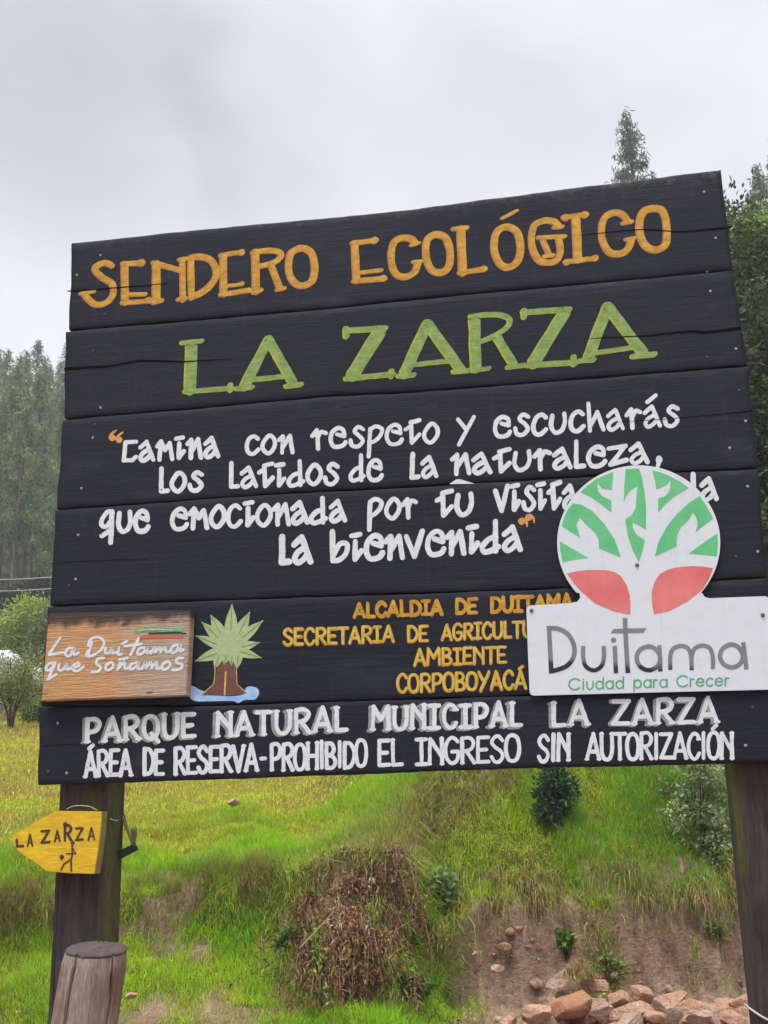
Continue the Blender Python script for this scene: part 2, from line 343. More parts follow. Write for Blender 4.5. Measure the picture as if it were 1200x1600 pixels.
HEAD2 = {(270, 500, .18333): [('l', 98, [(162,215),(150,590)]), ('l', 40, [(82,192),(250,176)]), ('l', 42, [(105,608),(505,578)]), ('l', 40, [(495,548),(495,600)]),
  ('l', 84, [(820,165),(612,565)]), ('l', 78, [(820,165),(1025,530)]), ('l', 42, [(680,505),(975,476)]), ('l', 44, [(545,582),(680,570)]), ('l', 44, [(972,562),(1098,545)])],
 (520, 470, .225): [('l', 40, [(95,205),(365,188)]), ('l', 44, [(95,195),(95,245)]), ('l', 92, [(330,210),(140,515)]), ('l', 38, [(95,538),(420,507)]), ('l', 38, [(410,485),(410,525)]),
  ('l', 74, [(660,160),(500,505)]), ('l', 70, [(660,160),(888,475)]), ('l', 34, [(570,440),(840,412)]), ('l', 36, [(460,520),(565,512)]), ('l', 36, [(842,490),(945,482)]),
  ('l', 76, [(985,130),(995,465)]), ('l', 30, [(972,485),(1088,466)])],
 (780, 460, .225): [('s', 36, [(-195,152),(-100,140),(0,140),(68,165),(72,205),(30,250),(-60,300),(-130,328)]), ('l', 60, [(-15,295),(100,485)]), ('l', 36, [(62,505),(170,490)]),
  ('l', 40, [(168,122),(490,102)]), ('l', 40, [(175,112),(175,155)]), ('l', 84, [(460,120),(240,475)]), ('l', 40, [(195,490),(540,470)]), ('l', 38, [(520,432),(520,485)]),
  ('l', 74, [(755,85),(622,435)]), ('l', 74, [(755,85),(1000,405)]), ('l', 34, [(660,405),(930,366)]), ('l', 36, [(565,460),(660,450)]), ('l', 40, [(930,430),(1080,412)])]}
def traced(pt, table, dx=0, dy=0, grow=0):
    for (x0, y0, sc), ss in table.items():
        c = crop(x0+dx, y0+dy, sc)
        for k, w, p in ss:
            w = w*sc+grow; p = c(p)
            if k == 'l': pt.line(p, w)
            elif k == 's': pt.curve(p, w)
            elif k == 'o': pt.curve(p, w, True)
            else: pt.dot(p[0], w)
    return pt
def words_of(table, n): k = list(table); return ({q: table[q] for q in k[:n]}, {q: table[q] for q in k[n:]})
for tb, n, sd, e_, b_, em, bm_ in ((HEAD1, 2, 3, (-1.5, .9, .3), (.5, -.2, -.7), 'orange', 'amber'), (HEAD2, 1, 9, (-1.7, .9, -.2), (.8, -.4, -1.5), 'lime', 'green')):
    for part in words_of(tb, n):
        traced(Paint(B, .0006, .10, sd), part, *e_).build('lettering_edge', M[em], sign)
        traced(Paint(B, .0010, .10, sd), part, *b_).build('lettering', M[bm_], sign)

# ---- brush alphabets: glyph = (width / height, strokes); 'l' line, 's' smooth, 'o' closed; serifs = stem ends
LOW = {'a': (.80, [('l', [(.05,.70),(.5,1),(.97,.02)]), ('s', [(.68,.58),(.28,.42),(.08,.18),(.25,.0),(.58,.12),(.80,.34)])]),
 'c': (.72, [('s', [(.92,.84),(.62,1),(.25,.85),(.07,.45),(.2,.08),(.55,.0),(.95,.24)])]),
 'C': (.78, [('l', [(.98,.97),(.22,.97),(.08,.04),(.72,.03),(.98,.2)])]),
 'd': (.85, [('s', [(.74,.62),(.38,.55),(.06,.25),(.16,.01),(.5,.04),(.92,.2)]), ('l', [(.72,1.42),(.76,.0)])]),
 'e': (.80, [('l', [(.44,.68),(.90,.55)]), ('s', [(.90,.56),(.84,.88),(.52,1),(.16,.78),(.05,.38),(.22,.06),(.54,.0),(.84,.08),(.98,.24)])]),
 'h': (.80, [('l', [(.08,1.42),(.15,0)]), ('l', [(.15,.2),(.62,.92),(.98,.0)])]),
 'i': (.50, [('l', [(.38,.84),(.36,.04)]), ('l', [(.36,.04),(.92,.4)]), ('l', [(.02,1.08),(.80,1.13)])]),
 'l': (.46, [('l', [(.28,1.42),(.2,.04)]), ('l', [(.2,.04),(.95,.06)])]),
 'm': (.90, [('l', [(.02,.72),(.26,.97),(.18,.0)]), ('l', [(.26,.94),(.52,.5),(.80,.86)]), ('l', [(.80,.86),(.97,.0)])]),
 'n': (.78, [('l', [(.0,.74),(.28,.95),(.24,.0)]), ('l', [(.24,.28),(.76,.95),(.97,.0)])]),
 'o': (.74, [('o', [(.55,1),(.92,.75),(.92,.35),(.5,.0),(.1,.22),(.1,.6)])]),
 'p': (.78, [('l', [(.16,.88),(.1,-.55)]), ('s', [(.14,.82),(.5,1),(.92,.84),(.82,.52),(.5,.26),(.15,.14)])]),
 'q': (.80, [('s', [(.85,.98),(.5,.98),(.1,.62),(.08,.34),(.4,.26),(.8,.62)]), ('l', [(.82,1),(.70,-.52)]), ('l', [(.08,-.18),(.62,.06)])]),
 'r': (.70, [('l', [(.0,.66),(.34,.95),(.40,.0)]), ('s', [(.4,.55),(.64,.86),(.97,.78)])]),
 's': (.74, [('s', [(.94,.86),(.58,1),(.34,.78),(.70,.52),(.92,.26),(.6,.0),(.2,.06),(.08,.34)])]),
 't': (.72, [('l', [(.0,.72),(.36,.86)]), ('l', [(.34,1.06),(.97,1.16)]), ('l', [(.38,1.04),(.44,.03)]), ('l', [(.44,.03),(.97,.44)])]),
 'u': (.80, [('s', [(.12,.9),(.06,.35),(.32,.0),(.72,.12),(.90,.5),(.86,.96)])]),
 'v': (.80, [('l', [(.04,.92),(.48,.03)]), ('l', [(.48,.03),(.95,1.12)])]),
 'y': (.86, [('l', [(.03,1),(.48,.48)]), ('l', [(.97,1.05),(.05,-.3)])]),
 'z': (.82, [('l', [(.0,.86),(.92,.95)]), ('l', [(.88,.92),(.12,.04)]), ('l', [(.1,.04),(.98,.22)])]),
 'b': (.80, [('l', [(.14,1.42),(.14,.04)]), ('s', [(.18,.28),(.56,.74),(.95,.70),(.88,.32),(.5,.06),(.14,.05)])]),
 ',': (.40, [('o', [(.6,.28),(.9,.16),(.6,.02),(.4,.14)]), ('l', [(.75,.1),(.2,-.4)])]), ' ': (.6, [])}
LOW['á'] = (.80, LOW['a'][1]+[('l', [(.22,1.24),(.75,1.55)])])
CAPS = {'A': (.80, [('l', [(.03,0),(.5,1)]), ('l', [(.5,1),(.97,0)]), ('l', [(.2,.30),(.80,.30)])], [(.03,0),(.97,0)]),
 'B': (.70, [('l', [(.1,0),(.1,1)]), ('s', [(.1,.98),(.6,.96),(.82,.76),(.6,.56),(.14,.52)]), ('s', [(.14,.52),(.7,.46),(.95,.24),(.7,.03),(.1,.02)])], []),
 'C': (.72, [('s', [(.95,.80),(.75,.97),(.45,1),(.15,.8),(.05,.5),(.15,.2),(.45,.0),(.75,.03),(.97,.22)])], [(.92,.78)]),
 'D': (.75, [('l', [(.1,0),(.1,1)]), ('s', [(.1,.98),(.6,.95),(.95,.66),(.95,.34),(.62,.05),(.1,.02)])], []),
 'E': (.64, [('l', [(.95,.98),(.1,.98)]), ('l', [(.1,.98),(.1,.02)]), ('l', [(.1,.02),(.97,.02)]), ('l', [(.1,.5),(.78,.5)])], []),
 'G': (.74, [('s', [(.93,.84),(.7,.98),(.42,1),(.14,.8),(.05,.5),(.15,.18),(.45,.0),(.78,.06),(.93,.25),(.93,.45)]), ('l', [(.93,.45),(.5,.45)])], []),
 'H': (.78, [('l', [(.1,0),(.1,1)]), ('l', [(.9,0),(.9,1)]), ('l', [(.1,.5),(.9,.5)])], [(.1,0),(.1,1),(.9,0),(.9,1)]),
 'I': (.56, [('l', [(.5,0),(.5,1)]), ('l', [(.05,.98),(.95,.98)]), ('l', [(.02,.02),(.98,.02)])], []),
 '|': (.34, [('l', [(.5,.01),(.5,1)])], []),
 'L': (.62, [('l', [(.15,1),(.15,.02)]), ('l', [(.15,.02),(.95,.02)])], [(.15,1)]),
 'M': (.95, [('l', [(.05,0),(.10,1)]), ('l', [(.10,1),(.5,.42)]), ('l', [(.5,.42),(.9,1)]), ('l', [(.9,1),(.95,0)])], [(.05,0),(.95,0)]),
 'N': (.76, [('l', [(.06,0),(.10,1)]), ('l', [(.10,1),(.9,.28)]), ('l', [(.92,0),(.9,1)])], [(.06,0),(.92,0),(.9,1)]),
 'O': (.74, [('o', [(.5,1),(.82,.9),(.96,.62),(.95,.34),(.8,.08),(.5,.0),(.2,.08),(.05,.34),(.04,.66),(.2,.92)])], []),
 'P': (.70, [('l', [(.1,0),(.1,1)]), ('s', [(.1,.98),(.65,1),(.95,.78),(.72,.48),(.12,.42)])], [(.1,0)]),
 'R': (.74, [('l', [(.1,0),(.1,1)]), ('s', [(.1,.98),(.62,1),(.90,.80),(.70,.54),(.12,.46)]), ('l', [(.42,.46),(.95,.0)])], [(.1,0),(.95,0)]),
 'S': (.68, [('s', [(.92,.82),(.62,1),(.28,.95),(.10,.76),(.34,.57),(.74,.43),(.92,.22),(.66,.01),(.3,.02),(.06,.2)])], []),
 'T': (.70, [('l', [(.0,.98),(1,.98)]), ('l', [(.5,.98),(.5,.0)])], [(.5,0)]),
 'U': (.76, [('s', [(.08,1),(.08,.34),(.25,.06),(.5,.0),(.75,.06),(.92,.34),(.92,1)])], [(.08,1),(.92,1)]),
 'V': (.76, [('l', [(.03,1),(.5,.02)]), ('l', [(.5,.02),(.97,1)])], [(.03,1),(.97,1)]),
 'Y': (.78, [('l', [(.02,1),(.48,.5)]), ('l', [(.98,1),(.2,-.06)])], []),
 'Z': (.76, [('l', [(.06,.97),(.94,.97)]), ('l', [(.9,.94),(.1,.04)]), ('l', [(.06,.03),(.97,.03)])], [])}
CAPS['Q'] = (.74, CAPS['O'][1]+[('l', [(.55,.22),(.98,-.14)])], [])
for a, b in (('Á', 'A'), ('Ó', 'O')): CAPS[a] = (CAPS[b][0], CAPS[b][1]+[('l', [(.38,1.13),(.72,1.27)])], CAPS[b][2])
CAPS['-'] = (.5, [('l', [(.0,.5),(1,.5)])], [])
def word(pt, txt, x0, y0, x1, y1, h, w, font, gap=.16, asc=None, serif=0, jit=.02, slant=0, lean=0):
    """sets txt between two baseline points; h = letter height, w = brush width (px)"""
    w = w*.94; wd = [font[c][0] for c in txt]; tot = sum(wd)+gap*(len(txt)-1); k = (x1-x0-w)/(h*tot)   # horizontal stretch so that it fills
    hh = h-w*.9; x = x0+w/2; pr = random.Random(txt+str(x0))
    for c, q in zip(txt, wd):
        W = q*h*k; jy = pr.uniform(-jit, jit)*h; js = 1+pr.uniform(-jit, jit)*1.5; jl = pr.uniform(-jit, jit)*1.2
        def T(p):
            v = p[1]
            if asc and v > 1.2 and font is LOW and p[0] < .9 and c in 'lbdh': v = v/1.42*asc
            X = x+(p[0]+(slant+jl)*v/max(q, .4))*W
            return (X, y0+(y1-y0)*(X-x0)/(x1-x0)-w*.45-v*hh*js+jy)
        for st in font[c][1]:
            P = [T(p) for p in st[1]]; ww = w*(1+pr.uniform(-.07, .07))
            if st[0] == 'l': pt.line(P, ww)
            else: pt.curve(P, ww, st[0] == 'o')
        if serif:
            for sx, sy in font[c][2]:
                X, Y = T((sx, sy)); d = serif*w; sl_ = (y1-y0)/(x1-x0)
                pt.line([(X-d, Y-sl_*d), (X+d, Y+sl_*d)], w*.62)
        x += W+gap*h*k
def lines(words, off, seed, font, name, mat, dx=0, dy=0, grow=0, **kw):
    for i, t in enumerate(words):                                    # one paint film per word
        pt = Paint(B, off, .12, seed+i*7); pt.k = i*3
        o = dict(kw); o.update(t[7] if len(t) > 7 else {})
        word(pt, t[0], t[1]+dx-grow/2, t[2]+dy+grow/2, t[3]+dx+grow/2, t[4]+dy+grow/2, t[5]+grow, t[6]+grow, font, **o)
        pt.build(name, mat, sign)
lines([('Camina', 188, 724, 345, 716, 36, 7.4), ('con', 381, 713, 461, 709.5, 33, 7), ('respeto', 485, 704, 688, 694, 36, 7), ('y', 712, 690, 745, 687, 36, 7), ('escucharás', 769, 686, 1064, 667, 37, 7.2)],
      .0007, 20, LOW, 'lettering', M['white'], asc=1.38)
lines([('los', 245.5, 772.5, 320, 769.5, 35, 7.4), ('latidos', 355, 766, 532, 758, 37, 7.4, dict(gap=.13)), ('de', 543, 754.5, 600.5, 752, 38, 7.4, dict(asc=1.2)), ('la', 637, 751, 686, 747.5, 38, 7.6, dict(asc=1.2)),
       ('naturaleza', 703, 745, 1016, 726, 37, 7.6, dict(gap=.14, asc=1.36)), (',', 1021, 726, 1036, 725, 34, 7)], .0007, 40, LOW, 'lettering', M['white'], asc=1.25)
p3 = [('que', 153.5, 834.5, 236, 833, 39, 8), ('emocionada', 264, 831, 543.5, 817.5, 39, 8, dict(gap=.13)), ('por', 571, 814, 654, 811.5, 37, 7.6), ('tu', 678.5, 809.5, 743, 807.5, 41, 8.2), ('visita', 770, 803, 905, 797, 42, 8), ('da', 1060, 789, 1124, 784, 40, 8, dict(asc=1.3))]
lines(p3, .0007, 60, LOW, 'lettering', M['white'], asc=1.2)
lines([('la', 432, 885, 491, 882, 48, 10.5, dict(asc=1.05)), ('bienvenida', 512, 882, 818, 862.5, 43, 9, dict(asc=1.3, gap=.13))], .0007, 80, LOW, 'lettering', M['white'])
pt = Paint(B, .0007, .05, 5); pt.fill([(702, 756.5), (712, 749.5), (718, 748.5), (742, 755.8)]); pt.build('paint_dab', M['white'], sign)
pt = Paint(B, .0007, .08, 6)
for x, y in ((175.5, 684), (186, 687)): pt.dot((x, y), 10.5); pt.curve([(x-3.5, y-1), (x, y-7), (x+6, y-11.5)], np.linspace(5.5, 2.2, 15))
pt.build('quote_mark', M['quote'], sign); pt = Paint(B, .0007, .08, 7)
for x, y in ((815, 814.5), (826, 808.5)): pt.dot((x, y), 11); pt.curve([(x+2, y-3), (x+7.5, y+1), (x+8.5, y+8)], np.linspace(6, 2.2, 15))
pt.build('quote_mark', M['quote'], sign)
Y1 = [('ALCALDIA', 550.5, 966.5, 693, 961, 26, 5.2), ('DE', 709.5, 960.5, 747, 959, 26, 5.2), ('DUITAMA', 764.5, 959, 896, 952.5, 27, 5.2)]
Y2 = [('SECRETARIA', 440.5, 1010, 617, 1003.5, 28, 4.6), ('DE', 634.5, 1004, 670, 1003, 28, 4.6), ('AGRICULTURA', 688, 1002, 868, 995, 28, 4.6)]
Y3 = [('AMBIENTE', 645, 1041.5, 793, 1037, 29, 4.6)]
Y4 = [('CORPOBOYACÁ', 618, 1083.5, 824, 1077, 31, 4.8)]
for i, ws in enumerate((Y1, Y2, Y3, Y4)):
    lines(ws, .0006, 100+i*20, CAPS, 'lettering_edge', M['amber'], .3, .7, .8, gap=.13)
    lines(ws, .0010, 100+i*20, CAPS, 'lettering', M['yellow'] if i else M['amber'], -.2, -.3, -1.0 if i else -.4, gap=.13)
W1 = [('PARQUE', 130, 1162.5, 308, 1154, 42, 7.4), ('NATURAL', 334, 1153.5, 546, 1144.5, 42, 7.2), ('MUNICIPAL', 577, 1143.5, 818, 1137.5, 42, 7.2), ('LA', 858, 1137, 922, 1135.5, 42, 7.4), ('ZARZA', 952, 1134.5, 1124, 1131.5, 43, 7.4)]
W2 = [('ÁREA', 129.5, 1216.5, 208.5, 1213.5, 45, 6.8), ('DE', 221, 1213, 258.5, 1212, 45, 6.8), ('RESERVA', 269.5, 1212, 405.5, 1207, 46, 6.7, dict(gap=.09)), ('-', 405, 1208, 417.5, 1207, 45, 6.5), ('PROHIBIDO'.replace('I', '|'), 420, 1206.5, 576, 1200.5, 46, 6.5, dict(gap=.09)),
      ('EL', 588, 1200.5, 632, 1198, 46, 6.7), ('INGRESO', 647.5, 1197.5, 815, 1191.5, 45, 6.4, dict(gap=.09)), ('S|N', 837.5, 1192, 893, 1190.5, 46, 6.7), ('AUTOR|ZAC|ÓN', 913.5, 1190, 1148.5, 1187, 45, 6.4, dict(gap=.08))]
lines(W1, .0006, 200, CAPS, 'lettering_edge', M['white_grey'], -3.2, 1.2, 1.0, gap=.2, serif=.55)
lines(W1, .0010, 200, CAPS, 'lettering', M['white'], .6, -.4, 0, gap=.2, serif=.5)
lines(W2, .0007, 240, CAPS, 'lettering', M['white'], gap=.1, serif=.36)
# splits in the planks
for w0, w1, P in ((2.4, .9, [(106,455),(150,452),(200,448),(250,444),(262,442.5)]), (.8, 2.6, [(905,368),(960,362),(1010,358.5),(1060,362),(1100,359),(1142,355)]),
                  (5, .7, [(102,576),(135,574),(173,572),(220,563.5),(285,565),(320,563),(362,561)]), (.7, 5, [(917,529),(960,527),(1007,524.5),(1040,521),(1081,517.5),(1100,519),(1156,513)]),
                  (1.2, .6, [(90,880),(150,876),(230,873)]), (.6, 1.4, [(960,660),(1060,653),(1176,642)]), (1.1, .6, [(66,1165),(110,1163),(170,1162)])):
    pt = Paint(B, .0016, .3, 11); C = catmull(P, n=10); pt.seg(C, np.linspace(w0, w1, len(C))); pt.build('crack', M['crack'], sign)
# nails: round heads on the lines of the posts
M['nail'] = Mat('rusty_nail', .6, .4, (.06, .05, .045)).m; M['nail_pale'] = Mat('galvanised_nail', .55, .5, (.30, .30, .29)).m
def nail(px, py, pale, r=.0052):
    c = B(px, py, .001); bm = bmesh.new(); bmesh.ops.create_uvsphere(bm, u_segments=12, v_segments=8, radius=r)
    for v in bm.verts: v.co = Vector(c)+Vector((v.co.x, v.co.y*.45, v.co.z))
    me = bpy.data.meshes.new('nail'); bm.to_mesh(me); bm.free(); me.materials.append(M['nail_pale' if pale else 'nail']); me.polygons.foreach_set('use_smooth', [True]*len(me.polygons))
    link(bpy.data.objects.new('nail', me), sign)
for i, (x, y) in enumerate(((157,399),(163,491),(120,430),(157,637),(145,548),(145,684),(127,763),(148,663),(122,836),(118,905),(107,915),(150,960),(90,1130),(75,1206),(104,1208),(1118,372),(1105,425),(1100,300),(1110,455),(1105,558),(1150,545),(1140,700),(1155,610),(1165,658),(1184,862),(1150,870),(1168,760),(1165,1165),(1176,1105))):
    nail(x, y, i % 3 != 1)

# ------------------------------------------------------------------ posts of the sign (rough squared logs, split faces)
M['post'] = raw_wood('tarred_post_wood', (.038, .030, .031), (.105, .086, .084), (.015, .011, .011), (16, 16, 1.5), .8, (.11, .12, .018), .006)
def post(name, x0, x1, y0, y1, z1, grooves, mossf, parent, seed, taper=0.0, mat=None, tilt=(0, 0)):
    """rounded square timber in the parent's axes from below ground to z1"""
    cx, cy, hx, hy = (x0+x1)/2, (y0+y1)/2, (x1-x0)/2, (y1-y0)/2; n, nz = 120, 90; V = []; mo = []
    th = np.arange(n)/n*2*math.pi; c, s_ = np.cos(th), np.sin(th); pw = .42
    bx, by = np.sign(c)*np.abs(c)**pw*hx, np.sign(s_)*np.abs(s_)**pw*hy
    for j in range(nz+1):
        z = -.4+(z1+.4)*j/nz; k = 1+taper*(1-(z/z1)); r = 1+.022*vnoise(np.c_[np.cos(th)*1.6+seed, np.sin(th)*1.6, np.full(n, z*1.1)])+.012*vnoise(np.c_[th*9, np.full(n, z*1.5)], seed)
        for a, wd, dp, z0, zz in grooves:
            aa = a+.03*math.sin(z*5+a); d = np.angle(np.exp(1j*(th-aa))); r = r-dp*np.exp(-(d/wd)**2)*float(sstep(z0, z0+.15, z)*(1-sstep(zz-.15, zz, z)))
        V.append(np.c_[cx+bx*r*k+tilt[0]*(z-z1), cy+by*r*k+tilt[1]*(z-z1), np.full(n, z)]); mo.append(mossf(th, z)*np.ones(n))
    V = np.concatenate(V); i0 = np.arange(nz*n); jj, ii = i0//n, i0 % n
    F = np.c_[jj*n+ii, jj*n+(ii+1) % n, (jj+1)*n+(ii+1) % n, (jj+1)*n+ii]
    top = len(V); V = np.r_[V, [[cx, cy, z1+.004]]]; cap = np.c_[nz*n+np.arange(n), nz*n+(np.arange(n)+1) % n, np.full(n, top)]
    return mesh(name, V, [F, cap], mat or M['post'], parent, smooth=True, attr={'moss': np.r_[np.concatenate(mo), 0]})
TOPZ = B(200, 420)[2]
xl0, xl1 = B(87, 1240, -.045)[0], B(167, 1240, -.045)[0]; post('post', xl0, xl1+.0, .047, .245, TOPZ,
     [(-2.05, .05, .10, -.4, 1.55), (-1.55, .18, .07, -.4, 1.7), (-2.5, .08, .035, .2, 1.4)], lambda th, z: .8*np.exp(-((np.angle(np.exp(1j*(th+.25))))/.45)**2)+.7*np.exp(-((th-5.0)/.25)**2)*sstep(1.52, 1.66, z), sign, 3)
xr0, xr1 = B(1141, 1210, -.045)[0], B(1236, 1210, -.045)[0]; post('post', xr0, xr1, .047, .245, B(1100, 300)[2],
     [(-1.2, .05, .05, -.4, 1.2), (-2.3, .05, .04, .4, 1.5), (-1.75, .06, .03, .8, 1.6)], lambda th, z: 1.1*np.exp(-((th-3.75)/.42)**2)*sstep(1.15, 1.6, z), sign, 8)
def mounted(name, px, py, label, cat):
    """a thing fixed on the sign: its Empty at its lower edge, same axes as the sign; returns it and its own reading function"""
    L0 = B(px, py); w = BASE+UW*L0[0]+NW*L0[1]+np.array((0, 0, L0[2]))
    t = tag(empty(name, w, BROT), label, cat); return t, (lambda x, y, off=0.0: B(x, y, off)-L0)
def slab(name, proj, poly, off0, off1, mat, parent, bev=.0015, sub=None):
    """polygon (read on the front face) with thickness off0..off1"""
    n = len(poly); F = [proj(x, y, off1) for x, y in poly]; d = np.array((0, off1-off0, 0)); bm = bmesh.new()
    f = [bm.verts.new(p) for p in F]; b = [bm.verts.new(p+d) for p in F]
    bm.faces.new(f); bm.faces.new(b[::-1])
    for i in range(n): bm.faces.new((f[(i+1) % n], f[i], b[i], b[(i+1) % n]))
    bmesh.ops.recalc_face_normals(bm, faces=bm.faces[:])
    if bev: bmesh.ops.bevel(bm, geom=[e for e in bm.edges if e.is_boundary is False and e.calc_face_angle(0) > .5 and all(v in f for v in e.verts)], offset=bev, segments=2, affect='EDGES')
    me = bpy.data.meshes.new(name); bm.to_mesh(me); bm.free(); me.materials.append(mat)
    return link(bpy.data.objects.new(name, me), parent)

# ------------------------------------------------------------------ timber plaque, lower left of the sign
plq, PQ = mounted('wooden_plaque', 180, 1090, 'thick orange-brown timber plaque with white brush script on the left of the black sign', 'plaque')
m = Mat('plaque_wood', .7, .25); v = m.coord((1.6, 1, 30)); g = m.noise(v, 3, 6, .65, .34, .70); f2 = m.noise(m.coord((5, 1, 90)), 3, 4, .6, .34, .7)
sx = m.n('ShaderNodeSeparateXYZ'); m.l(m.coord((1, 1, 1)), sx.inputs[0]); wob = m.noise(m.coord((7, 1, 5)), 1.6, 4, .6, .2, .8)
rx = m.n('ShaderNodeMapRange', interpolation_type='SMOOTHSTEP'); m.l(m.math('ADD', sx.outputs[0], m.math('MULTIPLY', wob, .16)), rx.inputs[0]); rx.inputs[1].default_value = .02; rx.inputs[2].default_value = .26
c = m.mix(rx.outputs[0], (.74, .41, .18), (.60, .47, .36)); c = m.mix(g, m.mix(.5, c, (.30, .16, .09)), c); c = m.mix(m.math('MULTIPLY', f2, .35), c, (.14, .08, .05))
rz_ = m.n('ShaderNodeMapRange', interpolation_type='SMOOTHSTEP'); m.l(m.math('ADD', sx.outputs[2], m.math('MULTIPLY', wob, .07)), rz_.inputs[0]); rz_.inputs[1].default_value = .278; rz_.inputs[2].default_value = .325
c = m.mix(m.math('MULTIPLY', rz_.outputs[0], .93), c, (.035, .030, .028))     # blackened, weathered top
kn = m.noise(m.coord((5, 1, 16)), 2.1, 2, .5, .70, .76); c = m.mix(m.math('MULTIPLY', kn, .85), c, (.05, .028, .018))
m.color(c); m.bump(m.math('ADD', g, f2), .003, .8); M['plaque'] = m.m
P0, P1 = .0015, .046
slab('board', PQ, [(75.5, 958), (130, 956.5), (200, 955), (298, 953), (295, 1010), (291, 1086.5), (200, 1090), (120, 1092.5), (64.5, 1095), (70, 1030)], P0, P1, M['plaque'], plq, .003)
cP = crop(60, 940, .20833); SCR = [
 ('s', [(162,272),(120,335),(78,398)]), ('l', [(78,400),(185,380)]), ('s', [(270,348),(225,350),(202,392),(232,410),(268,352),(266,398),(300,385)]),
 ('l', [(402,300),(372,402)]), ('s', [(372,330),(390,285),(440,265),(490,295),(475,355),(410,402),(358,408),(372,372)]), ('s', [(505,345),(500,382),(535,382),(556,342),(556,385),(580,380)]), ('s', [(606,345),(596,395),(625,392)]), ('l', [(625,318),(665,296)]),
 ('s', [(755,270),(722,335),(690,402)]), ('l', [(645,335),(772,318)]), ('s', [(805,345),(758,352),(745,395),(782,385),(812,345),(812,385),(842,372)]),
 ('s', [(846,388),(872,345),(876,382)]), ('s', [(876,382),(908,343),(916,380)]), ('s', [(916,380),(950,340),(958,378),(985,372)]), ('s', [(1045,322),(1002,340),(996,382),(1035,372),(1062,325),(1062,372),(1088,360)]),
 ('s', [(128,455),(80,466),(55,505),(85,512),(125,460)]), ('s', [(128,458),(100,520),(68,585)]), ('l', [(68,585),(135,545)]), ('s', [(155,470),(152,512),(188,508),(212,465),(212,510),(238,500)]), ('s', [(262,495),(305,480),(298,458),(264,475),(258,508),(292,520),(338,490)]),
 ('s', [(492,422),(445,430),(435,465),(466,490),(450,522),(400,528)]), ('o', [(545,455),(508,478),(508,512),(545,505),(562,475)]), ('s', [(592,512),(612,458)]), ('s', [(602,500),(645,452),(650,502),(682,490)]), ('l', [(605,434),(668,422)]),
 ('s', [(742,455),(695,472),(688,508),(730,490),(750,460),(748,505),(772,500)]), ('s', [(776,506),(804,458),(806,500)]), ('s', [(806,500),(842,453),(850,498)]), ('s', [(850,498),(884,453),(890,502),(915,495)]), ('o', [(968,450),(932,472),(932,508),(968,500),(990,468)]), ('s', [(1085,422),(1042,428),(1035,458),(1078,472),(1062,506),(1005,512)])]
def script(off, w, name, mat, dx=0, dy=0):
    pt = Paint(lambda x, y, o=0: PQ(x, y, o), off, .10, 31); k = .20833
    for t, p in SCR:
        p = [(x+dx, y+dy) for x, y in cP(p)]
        if t == 'l': pt.line(p, w*k)
        else: pt.curve(p, w*k, t == 'o')
    pt.build(name, mat, plq)
M['script_edge'] = letter_paint('script_edge_paint', (.30, .31, .30), (.36, .36, .35), (.2, .13, .08), .5)
script(P1+.0006, 25, 'lettering_edge', M['script_edge'], .5, .6); script(P1+.0010, 19.5, 'lettering', M['white'])
for nm, col, w, P, o in (('green_stroke', (.07, .36, .13), 26, [(735,222),(800,212),(850,210),(960,213),(1075,207)], 0), ('black_stroke', (.02, .018, .016), 11, [(830,240),(950,236),(1050,234),(1105,239)], .0012), ('red_stroke', (.42, .10, .05), 18, [(765,268),(850,264),(960,262),(1080,264)], .0006)):
    pt = Paint(lambda x, y, o=0: PQ(x, y, o), P1+.0012+o, .3, 40); pt.curve(cP(P), w*.20833); pt.build(nm, letter_paint(nm, col, tuple(min(1, q*1.5) for q in col), (.25, .17, .12), .8), plq)
pt = Paint(lambda x, y, o=0: PQ(x, y, o), P1+.002, .3, 41); pt.curve(cP([(760,214),(860,208),(1000,212)]), 9*.20833); pt.build('pale_stroke', letter_paint('pale_stroke', (.35, .50, .38), (.5, .6, .5)), plq)

# ------------------------------------------------------------------ painted plant on the sign (plain leaf rosette on a trunk in a pool)
cF = crop(280, 930, .125)
M['leaf_paint'] = letter_paint('pale_green_plant_paint', (.33, .43, .20), (.43, .50, .27), (.22, .33, .17), .7); M['leaf_line'] = letter_paint('plant_line_paint', (.13, .25, .07), (.2, .32, .11))
M['trunk_paint'] = letter_paint('brown_trunk_paint', (.125, .052, .040), (.165, .075, .06), (.07, .03, .025), .5); M['pool_paint'] = letter_paint('blue_pool_paint', (.22, .42, .72), (.42, .60, .80), (.2, .33, .5), .6)
pt = Paint(B, .0005, 0, 50); pt.fill(cF(catmull([(110,1150),(180,1140),(290,1195),(560,1262),(800,1240),(830,1160),(900,1140),(975,1165),(1000,1225),(950,1300),(820,1308),(735,1348),(670,1322),(420,1325),(200,1322),(125,1260)], True))); pool = pt.build('painted_pool', M['pool_paint'], sign)
pt = Paint(B, .0009, 0, 51); pt.fill(cF([(480,850),(600,830),(712,850),(712,1000),(718,1112),(780,1150),(842,1225),(700,1248),(560,1258),(420,1252),(272,1250),(360,1185),(430,1115),(455,1000)])); pt.build('painted_trunk', M['trunk_paint'], sign)
pt = Paint(B, .0012, .1, 52); pt.line(cF([(582,960),(566,1245)]), 2.6); pt.line(cF([(450,920),(440,1050),(425,1115),(275,1250)]), 1.2); pt.line(cF([(716,930),(722,1115),(845,1222)]), 1.2); pt.build('painted_line', M['yellow'], sign)
pt = Paint(B, .0009, 0, 53); ln = Paint(B, .0015, .1, 54)
